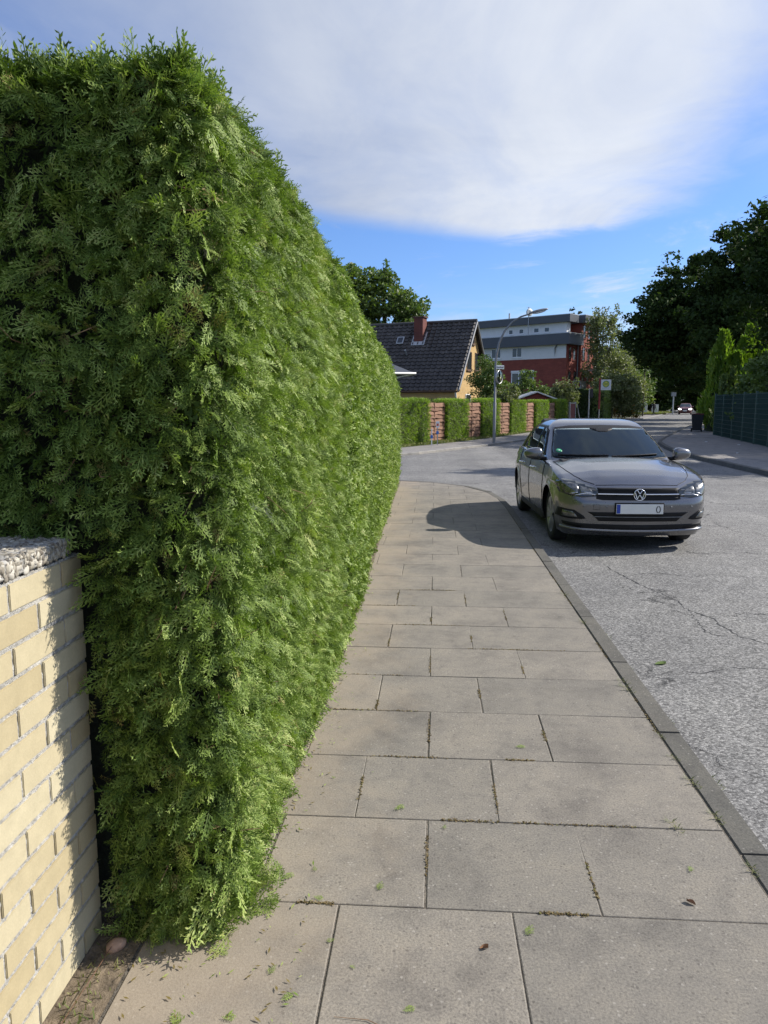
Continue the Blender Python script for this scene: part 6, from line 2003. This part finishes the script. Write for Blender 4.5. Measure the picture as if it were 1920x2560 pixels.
MB().tube([(0, 0, 0), (0, 0, 5.5)], [.09, .06], 8).build('post', M['bark'], bpy.data.objects['dark_post'])
for (nm, lb, x, y, w_, h_) in (('utility_cabinet', 'white utility cabinet with a black graffiti letter by the far road', 29.0, 108.0, 1.25, 1.55), ('utility_cabinet', 'smaller pale utility cabinet with green scribbles, right of the walking person', 31.0, 109.0, .9, 1.2)):
    c_ = thing(nm, lb, 'cabinet', (x, y, .12), R(-15))
    MB().bbox((-w_ / 2, -.2, 0), (w_ / 2, .2, h_), .02).bbox((-w_ / 2 - .03, -.23, h_), (w_ / 2 + .03, .23, h_ + .06), .02).build('cabinet_box', M['cabinet'], c_)
    g_ = MB()
    if w_ > 1: g_.tube([(-.35, -.215, 1.15), (-.2, -.215, .75), (-.02, -.215, .55), (.22, -.215, 1.2)], .04, 6); g_.tube([(-.05, -.215, .6), (-.1, -.215, .3)], .04, 6)
    else: g_.tube([(-.2, -.215, .8), (-.05, -.215, .5), (.1, -.215, .85), (.22, -.215, .45)], .03, 6)
    g_.build('graffiti', M['graffiti'] if w_ > 1 else M['graffiti_green'], c_)
    MB().bbox((-w_ / 2 + .02, -.19, -.14), (w_ / 2 - .02, .19, 0), .01).build('plinth', M['galv'], c_)
# pale grass bank under the cabinets
bank = [(27.2, 103.5), (30.0, 104.3), (33.5, 111.5), (36.5, 118.5), (33.5, 121), (29, 113), (26.5, 108)]
o_ = ngon_sheet('grass_bank', bank, .13, M['earth'])
n = 9000
P = np.stack([rng.uniform(26, 37, n), rng.uniform(103, 121, n)], 1)
poly = bank
def inside(P, poly):
    c_ = np.zeros(len(P), bool); j = len(poly) - 1
    for i in range(len(poly)):
        xi, yi = poly[i]; xj, yj = poly[j]
        c_ ^= ((yi > P[:, 1]) != (yj > P[:, 1])) & (P[:, 0] < (xj - xi) * (P[:, 1] - yi) / (yj - yi) + xi); j = i
    return c_
P = P[inside(P, poly)]; n = len(P)
ang = rng.uniform(0, 6.28, n); h_ = rng.uniform(.08, .22, n)
Qd = np.zeros((n, 4, 3)); dx = np.stack([np.cos(ang), np.sin(ang)], 1) * .06; ln = rng.normal(0, .06, (n, 2))
for k, (sx, t_) in enumerate([(-1, 0), (1, 0), (.5, 1), (-.5, 1)]):
    Qd[:, k, :2] = P + dx * sx + ln * t_; Qd[:, k, 2] = .13 + h_ * t_
tag(quads_mesh('grass', Qd, rng.uniform(.4, 1, n), M['grass']), 'dry pale grass round the far utility cabinets', 'grass', kind='stuff')

# ================================================================== PERSON
def person():
    r_ = thing('person', 'person in dark clothes walking along the far pavement by the graffiti cabinet', 'person', (28.35, 100.3, 0), R(200))
    J = {'pelvis': (0, 0, .95), 'spine': (0, .01, 1.15), 'chest': (0, .0, 1.35), 'neck': (0, .01, 1.50), 'head': (0, -.02, 1.60), 'crown': (0, -.02, 1.73)}
    V_ = [J['pelvis'], J['spine'], J['chest'], J['neck'], J['head'], J['crown']]
    E_ = [(0, 1), (1, 2), (2, 3), (3, 4), (4, 5)]
    Rd = [(.15, .11), (.145, .10), (.165, .11), (.06, .06), (.085, .10), (.07, .085)]
    def chain(start, pts, rads):
        last = start
        for p, q in zip(pts, rads):
            V_.append(p); Rd.append((q, q)); E_.append((last, len(V_) - 1)); last = len(V_) - 1
        return last
    for sg, st_ in ((-1, 1), (1, -1)):
        chain(0, [(sg * .10, 0, .88), (sg * .10, -.10 * st_, .50), (sg * .10, .02 * st_ - .04 * (st_ < 0), .10), (sg * .10, .02 * st_ - .04 * (st_ < 0) - .16, .045)], [.09, .065, .045, .038])
        hand = chain(2, [(sg * .19, .0, 1.40), (sg * .235, .06 * st_, 1.14), (sg * .23, -.08 + .05 * st_, .93), (sg * .225, -.12 + .05 * st_, .86)], [.062, .046, .034, .028])
        hp = V_[hand]
        for k in range(4): chain(hand, [(hp[0] - sg * .01, hp[1] - .03 + .018 * k, hp[2] - .05), (hp[0] - sg * .022, hp[1] - .035 + .018 * k, hp[2] - .09 + .008 * abs(k - 1.5))], [.009, .007])
        chain(hand, [(hp[0] - sg * .01, hp[1] - .045, hp[2] - .01), (hp[0] - sg * .015, hp[1] - .06, hp[2] - .05)], [.010, .008])
    me = bpy.data.meshes.new('body')
    me.from_pydata(V_, E_, [])
    o = bpy.data.objects.new('body_build', me); C.objects.link(o)
    mod = o.modifiers.new('skin', 'SKIN')
    for i, d in enumerate(me.skin_vertices[0].data): d.radius = Rd[i]; d.use_root = (i == 0)
    sb = o.modifiers.new('sub', 'SUBSURF'); sb.levels = 1; sb.render_levels = 1
    dg = bpy.context.evaluated_depsgraph_get()
    m2 = bpy.data.meshes.new_from_object(o.evaluated_get(dg))
    bpy.data.objects.remove(o)
    m2.materials.clear()
    b_ = link_mesh('body', m2, [M['cloth_dark'], M['skin']], r_)
    for p in m2.polygons:
        c = p.center
        p.material_index = 1 if (c.z > 1.50 or (abs(c.x) > .17 and c.z < .90)) else 0
        p.use_smooth = True
    bm = bmesh.new(); bmesh.ops.create_uvsphere(bm, u_segments=14, v_segments=10, radius=1)
    for v in bm.verts:
        v.co = (v.co.x * .10, v.co.y * .115, v.co.z * .11)
        if v.co.y < -.03 and v.co.z < .03: v.co.y = -.03
    MB().bm(bm, 0, Matrix.Translation((0, .0, 1.68)), True).build('hair', M['hair'], r_)
    for sg, st_ in ((-1, 1), (1, -1)):
        y = .02 * st_ - .04 * (st_ < 0)
        MB().bbox((sg * .10 - .05, y - .20, 0), (sg * .10 + .05, y + .08, .085), .02).build('shoe', M['leaf_litter'], r_)
person()
# bits of litter on the right pavement
for i, (x, y) in enumerate([(11.35, 28.9), (9.4, 24.0), (10.9, 31.0)]):
    ellip('litter_scrap', ['pale scrap of paper at the foot of the green fence', 'small white scrap on the right pavement near its kerb', 'tiny pale scrap on the right pavement under the fence'][i], 'litter', (x, y, .05), (.06, .04, .012), M['leaf_litter'], i, i)
